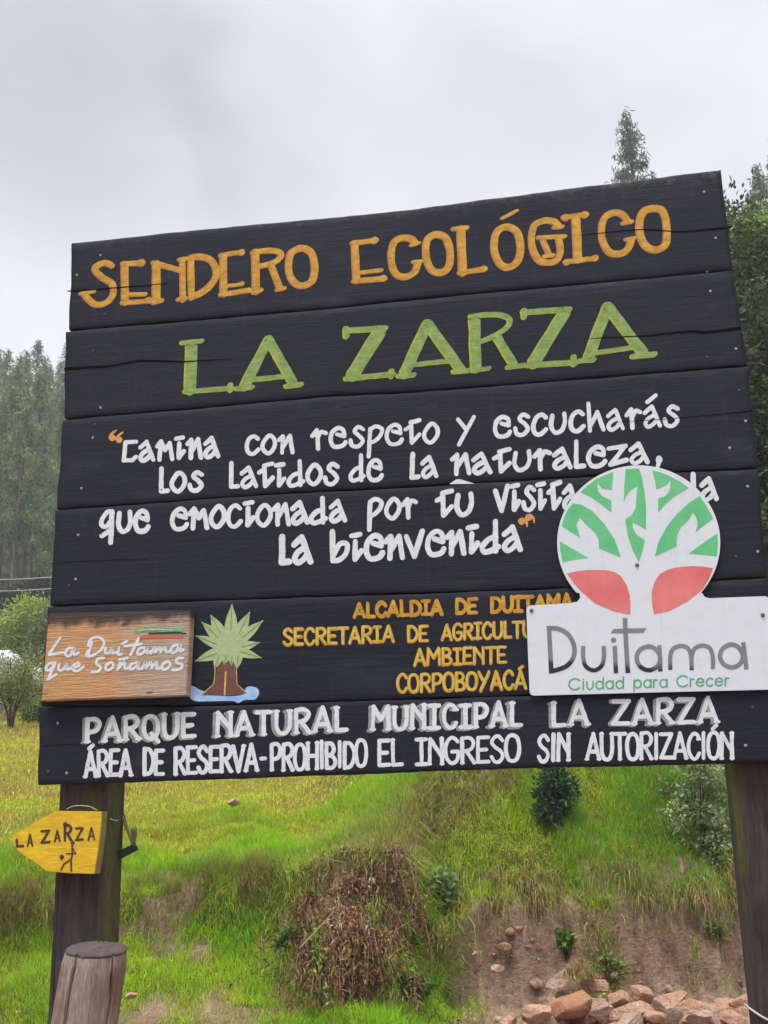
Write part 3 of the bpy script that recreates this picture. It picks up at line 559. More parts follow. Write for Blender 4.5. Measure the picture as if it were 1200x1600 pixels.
for i, (bx, by, tx, ty, w) in enumerate(((640,560,660,105,150),(700,560,885,205,140),(560,560,390,240,140),(700,600,1055,310,130),(560,600,278,330,130),(700,660,1012,590,110),(560,650,195,500,110),(680,680,1035,785,110),(560,690,192,828,130),(520,700,440,925,110),(740,700,720,925,110),(600,720,560,870,90),(660,720,650,880,80))):
    a = np.array((bx, by), float); b = np.array((tx, ty), float); d = b-a; nrm = np.array((-d[1], d[0]))/np.linalg.norm(d); sd_ = 1 if i % 2 else -1
    ctr = [a-nrm*w*.42, a+d*.30-nrm*w*.55, a+d*.62-nrm*w*.40, a+d*.88-nrm*w*.12, b, a+d*.9+nrm*w*.10, a+d*.62+nrm*w*.42, a+d*.30+nrm*w*.55, a+nrm*w*.42]
    pt.fill(cF(catmull(ctr, n=4))); ln.line(cF([a+d*.25+nrm*2*sd_, a+d*.9]), 1.4)
pt.dot(cF([(625,610)])[0], 46); pt.build('painted_leaf_rosette', M['leaf_paint'], sign); ln.build('painted_leaf_vein', M['leaf_line'], sign)

# ------------------------------------------------------------------ white metal town sign
mt, MS = mounted('metal_sign', 1010, 1082, 'white cut-out metal sign with round red and green tree emblem bolted on black planks', 'sign')
def spec_sign(name, base, r=.38):
    m = Mat(name, r, .4); d = m.noise(m.coord((4, 1, 9)), 3, 5, .65, .5, .78); s2 = m.noise(m.coord((30, 1, 30)), 3, 3, .6, .66, .74)
    c = m.mix(m.math('MULTIPLY', d, .26), base, (.42, .40, .36)); dr = m.noise(m.coord((16, 1, .8)), 3, 4, .6, .55, .75); c = m.mix(m.math('MULTIPLY', dr, .14), c, (.36, .33, .28)); c = m.mix(m.math('MULTIPLY', s2, .25), c, (.25, .22, .2)); m.color(c)
    m.rough(m.math('ADD', r-.08, m.math('MULTIPLY', d, .3))); return m.m
M['enamel'] = spec_sign('white_sheet_enamel', (.64, .69, .73))
arc = [(998+127.5*math.cos(a), 848-121*math.sin(a)) for a in np.radians(np.arange(-40, 221, 4))]   # rim, right to left over the top
panel = [(1196, 931.5), (1150, 933), (1108, 934.8), (1101, 932.5), (1097.5, 927)]+arc+[(905.5, 927), (906.5, 934), (902, 940), (890, 942.5), (829, 946), (824.5, 948), (822.5, 952.5), (824.5, 1010), (827.5, 1082), (829.5, 1085.5), (834, 1087), (1000, 1082.5), (1206, 1077.5), (1211, 1074), (1208, 1010), (1203, 940), (1201, 934)]
M0, M1 = .0125, .0155
slab('panel', MS, panel, M0, M1, M['enamel'], mt, .0006)
cE = crop(860, 720, .23333)
G_ = [[(200,210),(250,165),(310,120),(420,74),(418,130),(412,196),(345,186),(318,150),(314,165),(322,205),(350,238),(408,266),(408,346),(340,290),(265,240)],
 [(505,55),(592,52),(612,110),(628,190),(640,300),(641,385),(640,462),(600,436),(550,412),(553,450),(578,496),(632,530),(618,600),(592,680),(552,600),(518,500),(500,392),(545,362),(572,310),(576,240),(583,168),(530,202),(502,248),(491,276),(495,160)],
 [(682,65),(740,78),(800,103),(870,140),(925,180),(830,240),(765,295),(722,347),(721,252),(770,236),(800,194),(805,128),(775,162),(710,192),(700,130)],
 [(75,437),(95,370),(120,322),(150,284),(210,295),(280,335),(360,420),(430,525),(472,646),(325,586),(324,530),(300,482),(245,432),(195,378),(174,430),(202,518),(130,472)],
 [(62,537),(66,600),(82,678),(170,660),(256,650),(150,590)],
 [(1000,235),(1035,285),(1063,335),(1090,386),(1030,430),(970,480),(986,432),(981,388),(955,345),(928,392),(870,450),(846,508),(845,572),(700,640),(722,545),(780,440),(850,352),(930,280)],
 [(1118,486),(1121,560),(1115,638),(1020,628),(925,622),(1030,545)]]
R_ = [[(110,755),(170,740),(240,732),(310,730),(380,733),(430,745),(470,770),(510,830),(532,900),(536,960),(535,1030),(430,1010),(300,955),(200,870),(150,810)],
 [(1090,718),(1020,708),(960,705),(890,708),(830,716),(780,732),(730,760),(695,815),(678,880),(680,950),(692,1028),(800,1005),(920,940),(1020,860),(1060,795)]]
def vinyl(name, a, b, spot):
    m = Mat(name, .42, .4); n_ = m.noise(m.coord((5, 1, 5)), 1.6, 4, .6, .35, .68); s2 = m.noise(m.coord((45, 1, 45)), 3, 3, .6, .66, .72); k = m.noise(m.coord((6, 1, 6)), 2.2, 4, .7, .70, .74)
    m.color(m.mix(k, m.mix(m.math('MULTIPLY', s2, .5), m.mix(n_, a, b), spot), spot)); return m.m
M['vgreen'] = vinyl('green_vinyl_faded', (.085, .46, .175), (.16, .54, .25), (.02, .42, .09)); M['vred'] = vinyl('red_vinyl_faded', (.62, .13, .13), (.72, .21, .20), (.42, .03, .03))
M['vgrey'] = Mat('vinyl_shadow_line', .5, .3, (.33, .35, .34)).m
for nm, polys, mm in (('emblem_green_field', G_, M['vgreen']), ('emblem_red_field', R_, M['vred'])):
    pt = Paint(MS, M1+.0006, 0); [pt.fill(cE(p)) for p in polys]; pt.build(nm, mm, mt)
cD = crop(820, 930, .316667); k = .316667; pt = Paint(MS, M1+.0006, .015, 60)
pt.seg(cD([(119,152),(124,250),(131,386)]), 23*k, 'b'); pt.curve(cD([(112,163),(165,166),(215,195),(243,250),(240,305),(205,350),(140,374)]), 23*k, cap='b')
pt.curve(cD([(288,250),(289,310),(302,352),(340,371),(376,352),(390,310),(389,250)]), 21*k, cap='b')
pt.seg(cD([(444,250),(447,320),(450,385)]), 22*k, 'b'); pt.dot(cD([(438,222)])[0], 27*k)
pt.seg(cD([(494,112),(500,250),(509,384)]), 23*k, 'b'); pt.fill(cD([(438,166),(602,162),(585,186),(424,188)]))
pt.curve(cD([(612,253),(650,270),(668,310),(654,350),(614,370),(572,354),(552,312),(568,270)]), 22*k, True); pt.seg(cD([(664,246),(667,310),(669,376)]), 22*k, 'b')
pt.curve(cD([(718,368),(718,300),(733,264),(770,250),(805,262),(820,300),(824,370)]), 21*k, cap='b'); pt.curve(cD([(823,320),(826,290),(842,260),(880,248),(915,264),(928,310),(928,364)]), 21*k, cap='b')
pt.curve(cD([(1020,243),(1058,260),(1076,300),(1062,338),(1024,356),(982,340),(963,302),(978,262)]), 22*k, True); pt.seg(cD([(1078,232),(1086,300),(1094,366)]), 22*k, 'b')
m = Mat('dark_grey_vinyl', .35, .4); sp = m.n('ShaderNodeSeparateXYZ'); m.l(m.coord(), sp.inputs[0]); w_ = m.noise(m.coord((9, 1, 9)), 2, 3, .6, .2, .8)
rr = m.n('ShaderNodeMapRange'); m.l(m.math('ADD', m.math('MULTIPLY', w_, .035), m.math('ADD', sp.outputs[2], m.math('MULTIPLY', sp.outputs[0], .12))), rr.inputs[0]); rr.inputs[1].default_value = .095; rr.inputs[2].default_value = .112
m.color(m.mix(rr.outputs[0], (.018, .018, .019), m.mix(w_, (.15, .15, .155), (.24, .24, .245)))); pt.build('lettering', m.m, mt)   # unfaded along the bottom of the letters
GEO = {'C': (.86, [('s', [(.95,.82),(.6,1),(.2,.85),(.04,.5),(.2,.15),(.6,.0),(.95,.18)])]), 'i': (.18, [('l', [(.5,.70),(.5,0)]), ('l', [(.45,.92),(.55,.93)])]), 'u': (.52, [('s', [(.06,.7),(.08,.25),(.3,.02),(.6,.02),(.9,.25),(.94,.7)])]),
 'd': (.6, [('o', [(.5,.70),(.88,.52),(.88,.18),(.5,.0),(.1,.18),(.1,.52)]), ('l', [(.95,1.02),(.95,.0)])]), 'a': (.6, [('o', [(.5,.70),(.88,.52),(.88,.18),(.5,.0),(.1,.18),(.1,.52)]), ('l', [(.95,.72),(.95,.0)])]),
 'p': (.6, [('o', [(.5,.70),(.9,.52),(.9,.18),(.5,.0),(.12,.18),(.12,.52)]), ('l', [(.06,.72),(.06,-.3)])]), 'r': (.32, [('l', [(.1,.7),(.1,0)]), ('s', [(.1,.42),(.4,.66),(.95,.64)])]),
 'c': (.52, [('s', [(.95,.58),(.6,.70),(.18,.56),(.06,.3),(.22,.06),(.6,.0),(.95,.12)])]),
 'e': (.6, [('l', [(.06,.37),(.93,.37)]), ('s', [(.93,.37),(.85,.6),(.5,.70),(.12,.52),(.08,.2),(.48,.0),(.9,.14)])])}
pt = Paint(MS, M1+.0006, .02, 70)
for t, x0, y0, x1, y1 in (('Ciudad', 212, 471, 492, 463), ('para', 533, 461, 708, 457), ('Crecer', 745, 456, 1012, 449)):
    (a, b), (c_, d_) = cD([(x0, y0), (x1, y1)]); word(pt, t, a, b, c_, d_, 62*k, 2.6, GEO, gap=.15, jit=0)
M['tag'] = Mat('teal_vinyl', .4, .4, (.085, .36, .20)).m; pt.build('tagline_lettering', M['tag'], mt)
M['steel'] = Mat('bolt_steel', .45, .5, (.16, .165, .17)).m; M['steel'].node_tree.nodes['Principled BSDF'].inputs['Metallic'].default_value = .6
def bolt(proj, px, py, off, parent, r=.009, name='bolt', mat=None):
    c = proj(px, py, off); bm = bmesh.new()
    bmesh.ops.create_cone(bm, cap_ends=True, segments=20, radius1=r*1.35, radius2=r*1.3, depth=.0016, matrix=Matrix.Translation(c) @ Matrix.Rotation(R(90), 4, 'X'))
    bmesh.ops.create_cone(bm, cap_ends=True, segments=6, radius1=r, radius2=r*.82, depth=.005, matrix=Matrix.Translation(c+np.array((0, -.0032, 0))) @ Matrix.Rotation(R(90), 4, 'X'))
    me = bpy.data.meshes.new(name); bm.to_mesh(me); bm.free(); me.materials.append(mat or M['steel']); link(bpy.data.objects.new(name, me), parent)
for x, y in ((830.5, 954), (995.5, 883), (1192, 961)): bolt(MS, x, y, M1+.0008, mt, .0052)

# ------------------------------------------------------------------ yellow arrow board on the left post
ar, AR = mounted('arrow_sign', 115, 1366, 'yellow wooden arrow board with dark stencilled letters, pointing left on the left post', 'arrow sign')
cA = crop(0, 1240, .216667); A0, A1 = -.046, -.006
m = Mat('yellow_board_paint', .55, .3); gv = m.coord((3, 1, 14), (0, 0, 0)); g1 = m.noise(gv, 3.5, 5, .6, .36, .68, 1.5); g2 = m.noise(m.coord((4, 1, 4)), 2.5, 4, .6, .45, .72)
wv = m.n('ShaderNodeTexWave', wave_type='RINGS', rings_direction='Y'); wv.inputs['Scale'].default_value = 22; wv.inputs['Distortion'].default_value = 5; wv.inputs['Detail'].default_value = 3; m.l(m.coord((1, 1, 2.4), (.12, 0, -.62)), wv.inputs['Vector'])
c = m.mix(g1, (.62, .38, .014), (.82, .56, .025)); c = m.mix(m.math('MULTIPLY', wv.outputs['Fac'], .16), c, (.42, .19, .01)); c = m.mix(m.math('MULTIPLY', g2, .35), c, (.50, .33, .03))
m.color(c); m.bump(g1, .0015, .5); M['yboard'] = m.m
M['yend'] = raw_wood('yellow_end_grain', (.22, .20, .06), (.33, .30, .11), (.12, .11, .04), (20, 20, 9), .8)
slab('board', AR, cA([(735,130),(728,250),(710,400),(682,580),(500,575),(332,560),(290,525),(150,432),(105,385),(82,345),(110,292),(240,215),(405,124),(560,126)]), A0, A1, M['yboard'], ar, .002)
# bare sawn end: a thin facing on the right end of the board
pe = cA([(737,131),(730,250),(712,400),(684,579)]); e0 = [AR(x, y, A1+.0005) for x, y in pe]; e1 = [p+np.array((.0015, A1-A0+.001, 0)) for p in e0]
mesh('sawn_end', e0+e1, [(i, i+1, 5+i, 4+i) for i in range(3)], M['yend'], ar)
M['stencil'] = letter_paint('dark_brown_stencil', (.045, .025, .018), (.085, .05, .035), (.35, .18, .02), .55)
pt = Paint(AR, A1+.0008, .10, 80)
for c_, x0, y0, x1, h, w in (('L', 104, 392, 178, 66, 21), ('A', 190, 388, 242, 98, 15), ('Z', 286, 366, 368, 106, 21), ('A', 386, 354, 440, 92, 15), ('R', 452, 350, 526, 128, 21), ('Z', 536, 346, 608, 104, 19), ('A', 628, 344, 690, 100, 15)):
    (a, b), (d_, e_) = cA([(x0, y0), (x1, y0-6)]); word(pt, c_, a, b, d_, e_, h*.21667, w*.21667, CAPS, jit=.01)
pt.build('lettering', M['stencil'], ar)
pt = Paint(AR, A1+.0012, .08, 84); k = .216667        # small walking figure with a stick
pt.dot(cA([(523, 356)])[0], 28*k); pt.line(cA([(520,372),(521,440),(512,480)]), 13*k); pt.line(cA([(512,478),(514,560)]), 13*k); pt.line(cA([(510,474),(462,508),(440,550)]), 12*k); pt.line(cA([(478,434),(550,432)]), 10*k); pt.line(cA([(522,390),(545,430)]), 10*k)
pt.build('walking_figure', M['stencil'], ar)
M['rust'] = Mat('rusty_bolt', .7, .3, (.085, .04, .025)).m
for x, y in cA([(470, 222), (445, 456)]): bolt(AR, x, y, A1+.001, ar, .0062, 'bolt', M['rust'])
def tube(name, pts, r, mat, parent=None, n=8, taper=1.0):
    P = np.array(pts, float); d = np.gradient(P, axis=0); V = []
    for i, (p, t) in enumerate(zip(P, d)):
        t = unit(t); a = unit(np.cross(t, (0.3, .2, .93) if abs(t[2]) < .9 else (1, 0, 0))); b = np.cross(t, a); rr = r*(1+(taper-1)*i/(len(P)-1))
        V += [p+rr*(math.cos(q)*a+math.sin(q)*b) for q in np.arange(n)*2*math.pi/n]
    F = [(i*n+j, i*n+(j+1) % n, (i+1)*n+(j+1) % n, (i+1)*n+j) for i in range(len(P)-1) for j in range(n)]+[tuple(range(n))[::-1], tuple(range((len(P)-1)*n, len(P)*n))]
    return mesh(name, V, F, mat, parent, smooth=True)
M['wire'] = Mat('tie_wire', .5, .5, (.42, .42, .40)).m
tube('tie_wire', catmull([AR(*q, o) for q, o in ((cA([(480,112)])[0], -.03), (cA([(540,88)])[0], -.02), (cA([(640,92)])[0], -.02), (cA([(700,120)])[0], -.03))]), .0016, M['wire'], ar)
tube('tie_wire', catmull([AR(*cA([(795,182)])[0], -.03), AR(*cA([(830,194)])[0], -.08), AR(*cA([(850,190)])[0], -.14)]), .0016, M['wire'], ar)

# ------------------------------------------------------------------ black hose end with dry stalk behind the left post
L0 = B(195, 1335, -.20); hw = BASE+UW*L0[0]+NW*L0[1]+np.array((0, 0, L0[2]))
hose = tag(empty('rubber_hose', hw, BROT), 'short black rubber hose end sticking out behind the left post of the sign', 'hose')
HS = lambda x, y, off: B(x, y, off)-L0
m = Mat('black_rubber', .55, .4); m.color(m.mix(m.noise(m.coord((9, 9, 9)), 4, 4), (.010, .010, .011), (.028, .027, .027))); M['rubber'] = m.m
a, b = HS(160, 1350, -.16), HS(214, 1322, -.20)
o = tube('hose_end', [a+(b-a)*t for t in np.linspace(0, 1, 8)], .0145, M['rubber'], hose, 18)
M['dry'] = Mat('dry_stalk', .85, .1, (.30, .24, .15)).m
stk = empty('dry_stalk', hw, BROT); tag(stk, 'thin dry grey-brown plant stalk hanging behind the left post down to the black hose', 'stalk')
tube('stem', catmull([HS(181, 1225, -.205), HS(187, 1262, -.205), HS(197, 1292, -.205), HS(208, 1323, -.205)]), .006, M['dry'], stk, 8, .6)
tube('stem', catmull([HS(184, 1240, -.21), HS(193, 1270, -.21), HS(203, 1305, -.21), HS(206, 1320, -.21)]), .0035, M['dry'], stk, 6, .6)
for q in range(5): tube('bract', catmull([HS(207+q*.6, 1322, -.205), HS(206+q*1.6, 1308, -.205), HS(205+q*2.2, 1294-(q % 2)*5, -.205)]), .005, M['dry'], stk, 5, .3)

# ------------------------------------------------------------------ leaning timber stub in front of the left post
ST = 3.15
def at(px, py, y): r = ray(px, py); return CAM+r*((y-CAM[1])/r[1])
m = Mat('weathered_stub_wood', .85, .15); gv = m.coord((26, 26, 1.6)); g = m.noise(gv, 2.4, 7, .65, .33, .68); b2 = m.noise(m.coord((5, 5, 3)), 2.4, 5, .65, .42, .66); f3 = m.noise(m.coord((80, 80, 5)), 3, 4, .6, .35, .7)
c = m.mix(g, (.27, .205, .172), (.46, .395, .35)); c = m.mix(m.math('MULTIPLY', b2, .7), c, (.17, .075, .05)); c = m.mix(m.math('MULTIPLY', f3, .35), c, (.10, .06, .045)); m.color(c); m.bump(m.math('ADD', g, f3), .004, .8); M['stub'] = m.m
M['stubtop'] = raw_wood('stub_cut_top', (.085, .062, .058), (.15, .115, .105), (.04, .03, .028), (14, 14, 14), .85)
tp = at(151, 1485, ST); bt = at(107, 1760, ST-.02); ax = unit(tp-bt); bt = tp-ax*(tp[2]+.25)/ax[2]; rad = .083
stub = tag(empty('timber_stub', (bt[0]+ax[0]*.25, bt[1], 0)), 'weathered pinkish grey round timber stub with deep drying cracks, standing before the left post', 'post')
so3 = np.array(stub.location); n, nz = 400, 150; th = np.arange(n)/n*2*math.pi; e1 = unit(np.cross(ax, (0, 1, 0))); e2 = np.cross(ax, e1); V = []
Lg = np.linalg.norm(tp-bt); tilt = np.array((.06, -.17))        # the sawn top slopes towards the road
for j in range(nz+1):
    t = j/nz; s = t*Lg; r = rad*(1+.10*(1-t))*(1+.006*fbm(np.c_[th*22, np.full(n, s*5)], 9, 2)+.03*vnoise(np.c_[np.cos(th)*1.3, np.sin(th)*1.3, np.full(n, s*1.5)], 5)+.012*vnoise(np.c_[th*14, np.full(n, s*2)], 6))
    for a, wd, dp in ((3.95, .017, .040), (4.45, .014, .034), (4.72, .010, .020), (4.98, .015, .036), (3.5, .02, .015), (5.7, .014, .014), (1.2, .04, .02), (2.4, .03, .02)):
        d = np.angle(np.exp(1j*(th-a-.09*math.sin(s*5+a*3)-.05*vnoise([[s*16, a*7]])[0]-.02*vnoise([[s*50, a*7]])[0]))); r = r-dp*np.exp(-(d/wd)**2)*(.55+.45*t)
    if j > nz-3: r = r*(1-.02*(j-nz+3))
    P = bt+ax*s+np.outer(r*np.cos(th), e1)+np.outer(r*np.sin(th), e2); lift = (P-bt-ax*s) @ np.array((tilt[0], -tilt[1], 0))
    V.append(P+np.outer(lift, ax)*sstep(.8, 1, t)-so3)
V = np.concatenate(V); i0 = np.arange(nz*n); jj, ii = i0//n, i0 % n
mesh('shaft', V, [np.c_[jj*n+ii, jj*n+(ii+1) % n, (jj+1)*n+(ii+1) % n, (jj+1)*n+ii]], M['stub'], stub, smooth=True)
ring = V[-n:]; cen = ring.mean(0); T = [ring]+[cen+(ring-cen)*q+np.outer(.0015*vnoise(np.c_[th*6, np.full(n, q*9)]), ax) for q in (1.03, .98, .7, .4, .1)]
T[0] = ring-ax*.004; T[1] = T[1]+ax*.001
for q in range(2, 6): T[q] = T[q]+ax*.006
Tv = np.concatenate(T); fs = np.concatenate([np.c_[q*n+np.arange(n), q*n+(np.arange(n)+1) % n, (q+1)*n+(np.arange(n)+1) % n, (q+1)*n+np.arange(n)] for q in range(5)])
mesh('sawn_top', np.r_[Tv, [cen+ax*.006]], [fs, np.c_[5*n+np.arange(n), 5*n+(np.arange(n)+1) % n, np.full(n, 6*n)]], M['stubtop'], stub, smooth=True)
# loop of wire round the right post
c0 = B(1168, 1585, -.045); wc = B(1205, 1585, -.14)
lw = BASE+UW*wc[0]+NW*wc[1]+np.array((0, 0, wc[2])); loop = tag(empty('wire_loop', lw, BROT), 'pale bent wire wound low around the right post of the sign', 'wire')
hx = (xr1-xr0)/2*1.12; pts = []
for q in np.linspace(0, 2*math.pi, 40): pts.append((hx*np.sign(math.cos(q))*abs(math.cos(q))**.5+.004, .118*np.sign(math.sin(q))*abs(math.sin(q))**.5+.008, .012*math.sin(2*q+1)-.012*math.cos(q)))
tube('wire', np.array(pts)+np.array(((xr0+xr1)/2-wc[0], 0.146-wc[1], 0)), .0035, M['wire'], loop, 8)
# ------------------------------------------------------------------ terrain: road edge, cut bank, meadow and wooded hillside
PL = np.array([(-60,0),(8.35,0),(8.5,.10),(8.8,.34),(9.62,.62),(9.72,.74),(9.84,1.06),(10.0,1.14),(10.6,1.34),(13,1.80),(22,3.15),(30,4.45),(36,6.0),(55,13),(75,21),(95,29),(140,40),(200,46)])
PR = np.array([(-60,0),(9.0,0),(9.35,.14),(9.52,.30),(9.66,.93),(9.84,1.10),(10.9,2.13),(12.3,3.3),(14,4.2),(18,5.2),(26,7.0),(40,11.5),(60,19),(90,30),(140,40),(200,46)])
def height(x, y):
    xr = x*10/np.maximum(y, 10)
    w = sstep(-.75, .75, xr+.22*vnoise(np.c_[y*.9, x*.9], 3))
    yo = y+(.24-.10*w)*vnoise(np.c_[x*1.5, y*.35], 4)+.07*vnoise(np.c_[x*5, y*.6], 5)
    yo = yo+sstep(.3, .6, x)*(1-sstep(1.4, 2.0, x))*.10*vnoise(np.c_[x*4.3, y*2.5], 16)
    yo = yo+sstep(-.2, .8, x)*(.05*fbm(np.c_[x*8, y*1.5], 14, 3)+.035*fbm(np.c_[x*9, y*16], 15, 3))
    z = np.interp(yo, PL[:, 0], PL[:, 1])*(1-w)+np.interp(yo, PR[:, 0], PR[:, 1])*w
    z = z+.42*np.exp(-((x+.33)/.58)**2)*sstep(8.95, 9.30, yo)*(1-sstep(9.35, 10.4, yo))        # slumped turf bulging out of the bank
    z = z-.34*np.exp(-((x-.42)/.17)**2)*sstep(9.1, 9.5, yo)*(1-sstep(10.2, 11, yo))            # little gully beside it
    z = z+.25*np.exp(-((y-8.38)/.42)**2)*sstep(.55, 1.3, x)*(1-.5*sstep(3.2, 4.2, x))          # rubble mound at the foot of the cut
    f = sstep(8, 9, y); a = sstep(11, 30, y)
    z = z+f*((.05+.05*(1-a)*(1-w))*fbm(np.c_[x*1.3, y*1.3], 8, 3)+.028*fbm(np.c_[x*5, y*5], 9, 3)*(1-a)+a*.35*fbm(np.c_[x*.12, y*.12], 10, 3))
    return z+.01*fbm(np.c_[x*3, y*3], 11, 2)
ys = np.r_[np.linspace(-40, 7.6, 40), np.arange(7.7, 8.99, .035), np.arange(9.0, 10.19, .013), np.arange(10.2, 13.4, .035), np.linspace(13.5, 34, 130), np.geomspace(34.6, 200, 110)]
xs = np.r_[np.linspace(-150, -32, 40), np.linspace(-31, -6.2, 70), np.arange(-6, 6.01, .032), np.linspace(6.2, 31, 70), np.linspace(32, 150, 40)]
X, Y = np.meshgrid(xs, ys); gx, gy = X.ravel(), Y.ravel(); gz = height(gx, gy); nxg, nyg = len(xs), len(ys)
Z = gz.reshape(X.shape); dzy = np.gradient(Z, ys, axis=0); dzx = np.gradient(Z, xs, axis=1); slope = np.hypot(dzx, dzy)
def gridval(A, x, y):
    i = np.clip(np.searchsorted(xs, x)-1, 0, nxg-2); j = np.clip(np.searchsorted(ys, y)-1, 0, nyg-2)
    u = (x-xs[i])/(xs[i+1]-xs[i]); v = (y-ys[j])/(ys[j+1]-ys[j])
    return A[j, i]*(1-u)*(1-v)+A[j, i+1]*u*(1-v)+A[j+1, i]*(1-u)*v+A[j+1, i+1]*u*v
def ground_z(x, y): return float(gridval(Z, np.array([x]), np.array([y]))[0])
# where bare soil shows: the cut face on the right, small slips, the road
def soil_mask(x, y, z):
    n1 = fbm(np.c_[x*2.2, z*2.2+y], 21, 3)
    right = sstep(.35, .75, x+.15*n1)*(1-sstep(.86, 1.12, z+.13*n1))*sstep(7, 8.6, y)*(1-sstep(9.9, 10.4, y))
    slip = .9*sstep(.25, .7, n1)*sstep(.45, .9, slope_at(x, y))*(1-sstep(10.3, 10.8, y))
    road = 1-sstep(8.1, 8.7, y+.2*n1)
    spots = sum(np.exp(-((x-a)/r)**2-((z-b)/(r*.6))**2) for a, b, r in ((-1.75,.30,.16),(-2.0,.22,.13),(-1.35,.30,.16),(-2.35,.42,.1),(-1.55,.62,.12)))*sstep(8.3, 8.6, y)*(1-sstep(10.6, 11, y))
    return np.clip(np.maximum.reduce([right, slip*.8, road, spots]), 0, 1)
def slope_at(x, y): return gridval(slope, x, y)
soil = soil_mask(gx, gy, gz)
far = sstep(10.6, 13.5, gy)*(1-sstep(-.9, -.1, gx*10/np.maximum(gy, 10)))
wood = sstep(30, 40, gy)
i0 = np.arange((nyg-1)*(nxg-1)); jj, ii = i0//(nxg-1), i0 % (nxg-1); q = jj*nxg+ii
m = Mat('ground_soil_and_turf', .95, .1); P = m.coord((1, 1, 1))
n1 = m.noise(P, 1.8, 6, .65, .3, .72); n2 = m.noise(P, 14, 6, .7, .32, .7); n3 = m.noise(m.coord((5, 1, 1)), 3.2, 5, .6, .35, .7)
so_c = m.mix(n1, (.31, .185, .115), (.56, .385, .265)); so_c = m.mix(m.math('MULTIPLY', n2, .65), so_c, (.095, .045, .027)); n4 = m.noise(P, 4.5, 4, .6, .48, .62); so_c = m.mix(m.math('MULTIPLY', n4, .65), so_c, (.085, .042, .027)); so_c = m.mix(m.math('MULTIPLY', n3, .45), so_c, (.66, .48, .36))
gr_c = m.mix(n2, (.07, .10, .016), (.16, .21, .03)); gr_c = m.mix(m.math('MULTIPLY', n1, .4), gr_c, (.10, .07, .030))
mn = m.noise(m.coord((1, 1.6, 1)), 1.1, 6, .7, .3, .7); me_c = m.mix(mn, (.27, .205, .045), (.40, .36, .06)); me_c = m.mix(m.math('MULTIPLY', n2, .5), me_c, (.20, .13, .04))
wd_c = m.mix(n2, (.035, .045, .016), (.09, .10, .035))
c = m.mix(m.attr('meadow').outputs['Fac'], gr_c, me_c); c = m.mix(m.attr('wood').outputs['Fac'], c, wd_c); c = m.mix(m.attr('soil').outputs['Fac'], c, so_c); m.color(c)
m.bump(m.math('ADD', m.math('MULTIPLY', n1, 1.2), n2), .05, .9); M['ground'] = m.m
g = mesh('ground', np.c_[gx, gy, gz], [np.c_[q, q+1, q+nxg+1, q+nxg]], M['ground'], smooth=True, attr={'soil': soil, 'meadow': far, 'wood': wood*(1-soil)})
tag(g, kind='structure')

# ------------------------------------------------------------------ grass
def hsvj(c, n, j=.16): return np.array(c)*(1+j*rng.standard_normal((n, 1)))*(1+.06*rng.standard_normal((n, 3)))
def blades(name, P, L, W, lean, col, mat, label=None, cat=None, parent=None, kind='stuff'):
    """curved 2-segment blades; lean = horizontal bend vectors (n,2) as a share of length, z of bend sags with it"""
    n = len(P); a = rng.random(n)*2*math.pi; side = np.c_[np.cos(a), np.sin(a), np.zeros(n)]*W[:, None]
    l3 = np.c_[lean, np.zeros(n)]; bend = np.linalg.norm(lean, axis=1); up = np.array((0, 0, 1.0))
    mid = P+up*(L*.55*(1-.25*bend))[:, None]+l3*(L*.30)[:, None]
    tip = P+up*(L*np.clip(1-.75*bend**1.5, -.9, 1))[:, None]+l3*(L*.95)[:, None]
    V = np.stack([P-side, P+side, mid+side*.75, mid-side*.75, tip], 1).reshape(-1, 3); b = np.arange(n)*5
    F = [np.c_[b, b+1, b+2, b+3], np.c_[b+3, b+2, b+4]]
    dark = np.repeat(col[:, None, :], 5, 1)
    o = mesh(name, V, F, mat, parent, col=np.clip(dark, .003, .9).reshape(-1, 3)); return tag(o, label, cat, None, kind) if kind else o
M['grass'] = leaf_mat('grass_blades', .5, .35, .2); M['drygrass'] = leaf_mat('dry_grass', .8, .25, .1)
def sample(n, x0, x1, y0, y1):
    x = rng.uniform(x0, x1, n); y = rng.uniform(y0, y1, n); s = gridval(slope, x, y)
    k = rng.random(n) < np.sqrt(1+np.minimum(s, 4)**2)/np.sqrt(17); x, y = x[k], y[k]; return x, y, gridval(Z, x, y)
def dead_zone(x, y, z):
    n = .25*fbm(np.c_[x*2.4, y*2.4], 31, 3)
    t = np.clip((x+.55)/1.5, 0, 1); d = np.abs(z-(.85+1.25*t)-.1*n*4)/(.50-.24*t)
    return np.exp(-d**2)*sstep(-.95, -.6, x+n*.5)*(1-sstep(1.0, 1.35, x+n))*sstep(8.7, 9, y)
C_LUSH, C_YEL, C_OLIVE, C_DRY, C_DEAD = (.255, .545, .014), (.47, .60, .024), (.19, .21, .03), (.38, .30, .115), (.22, .135, .075)
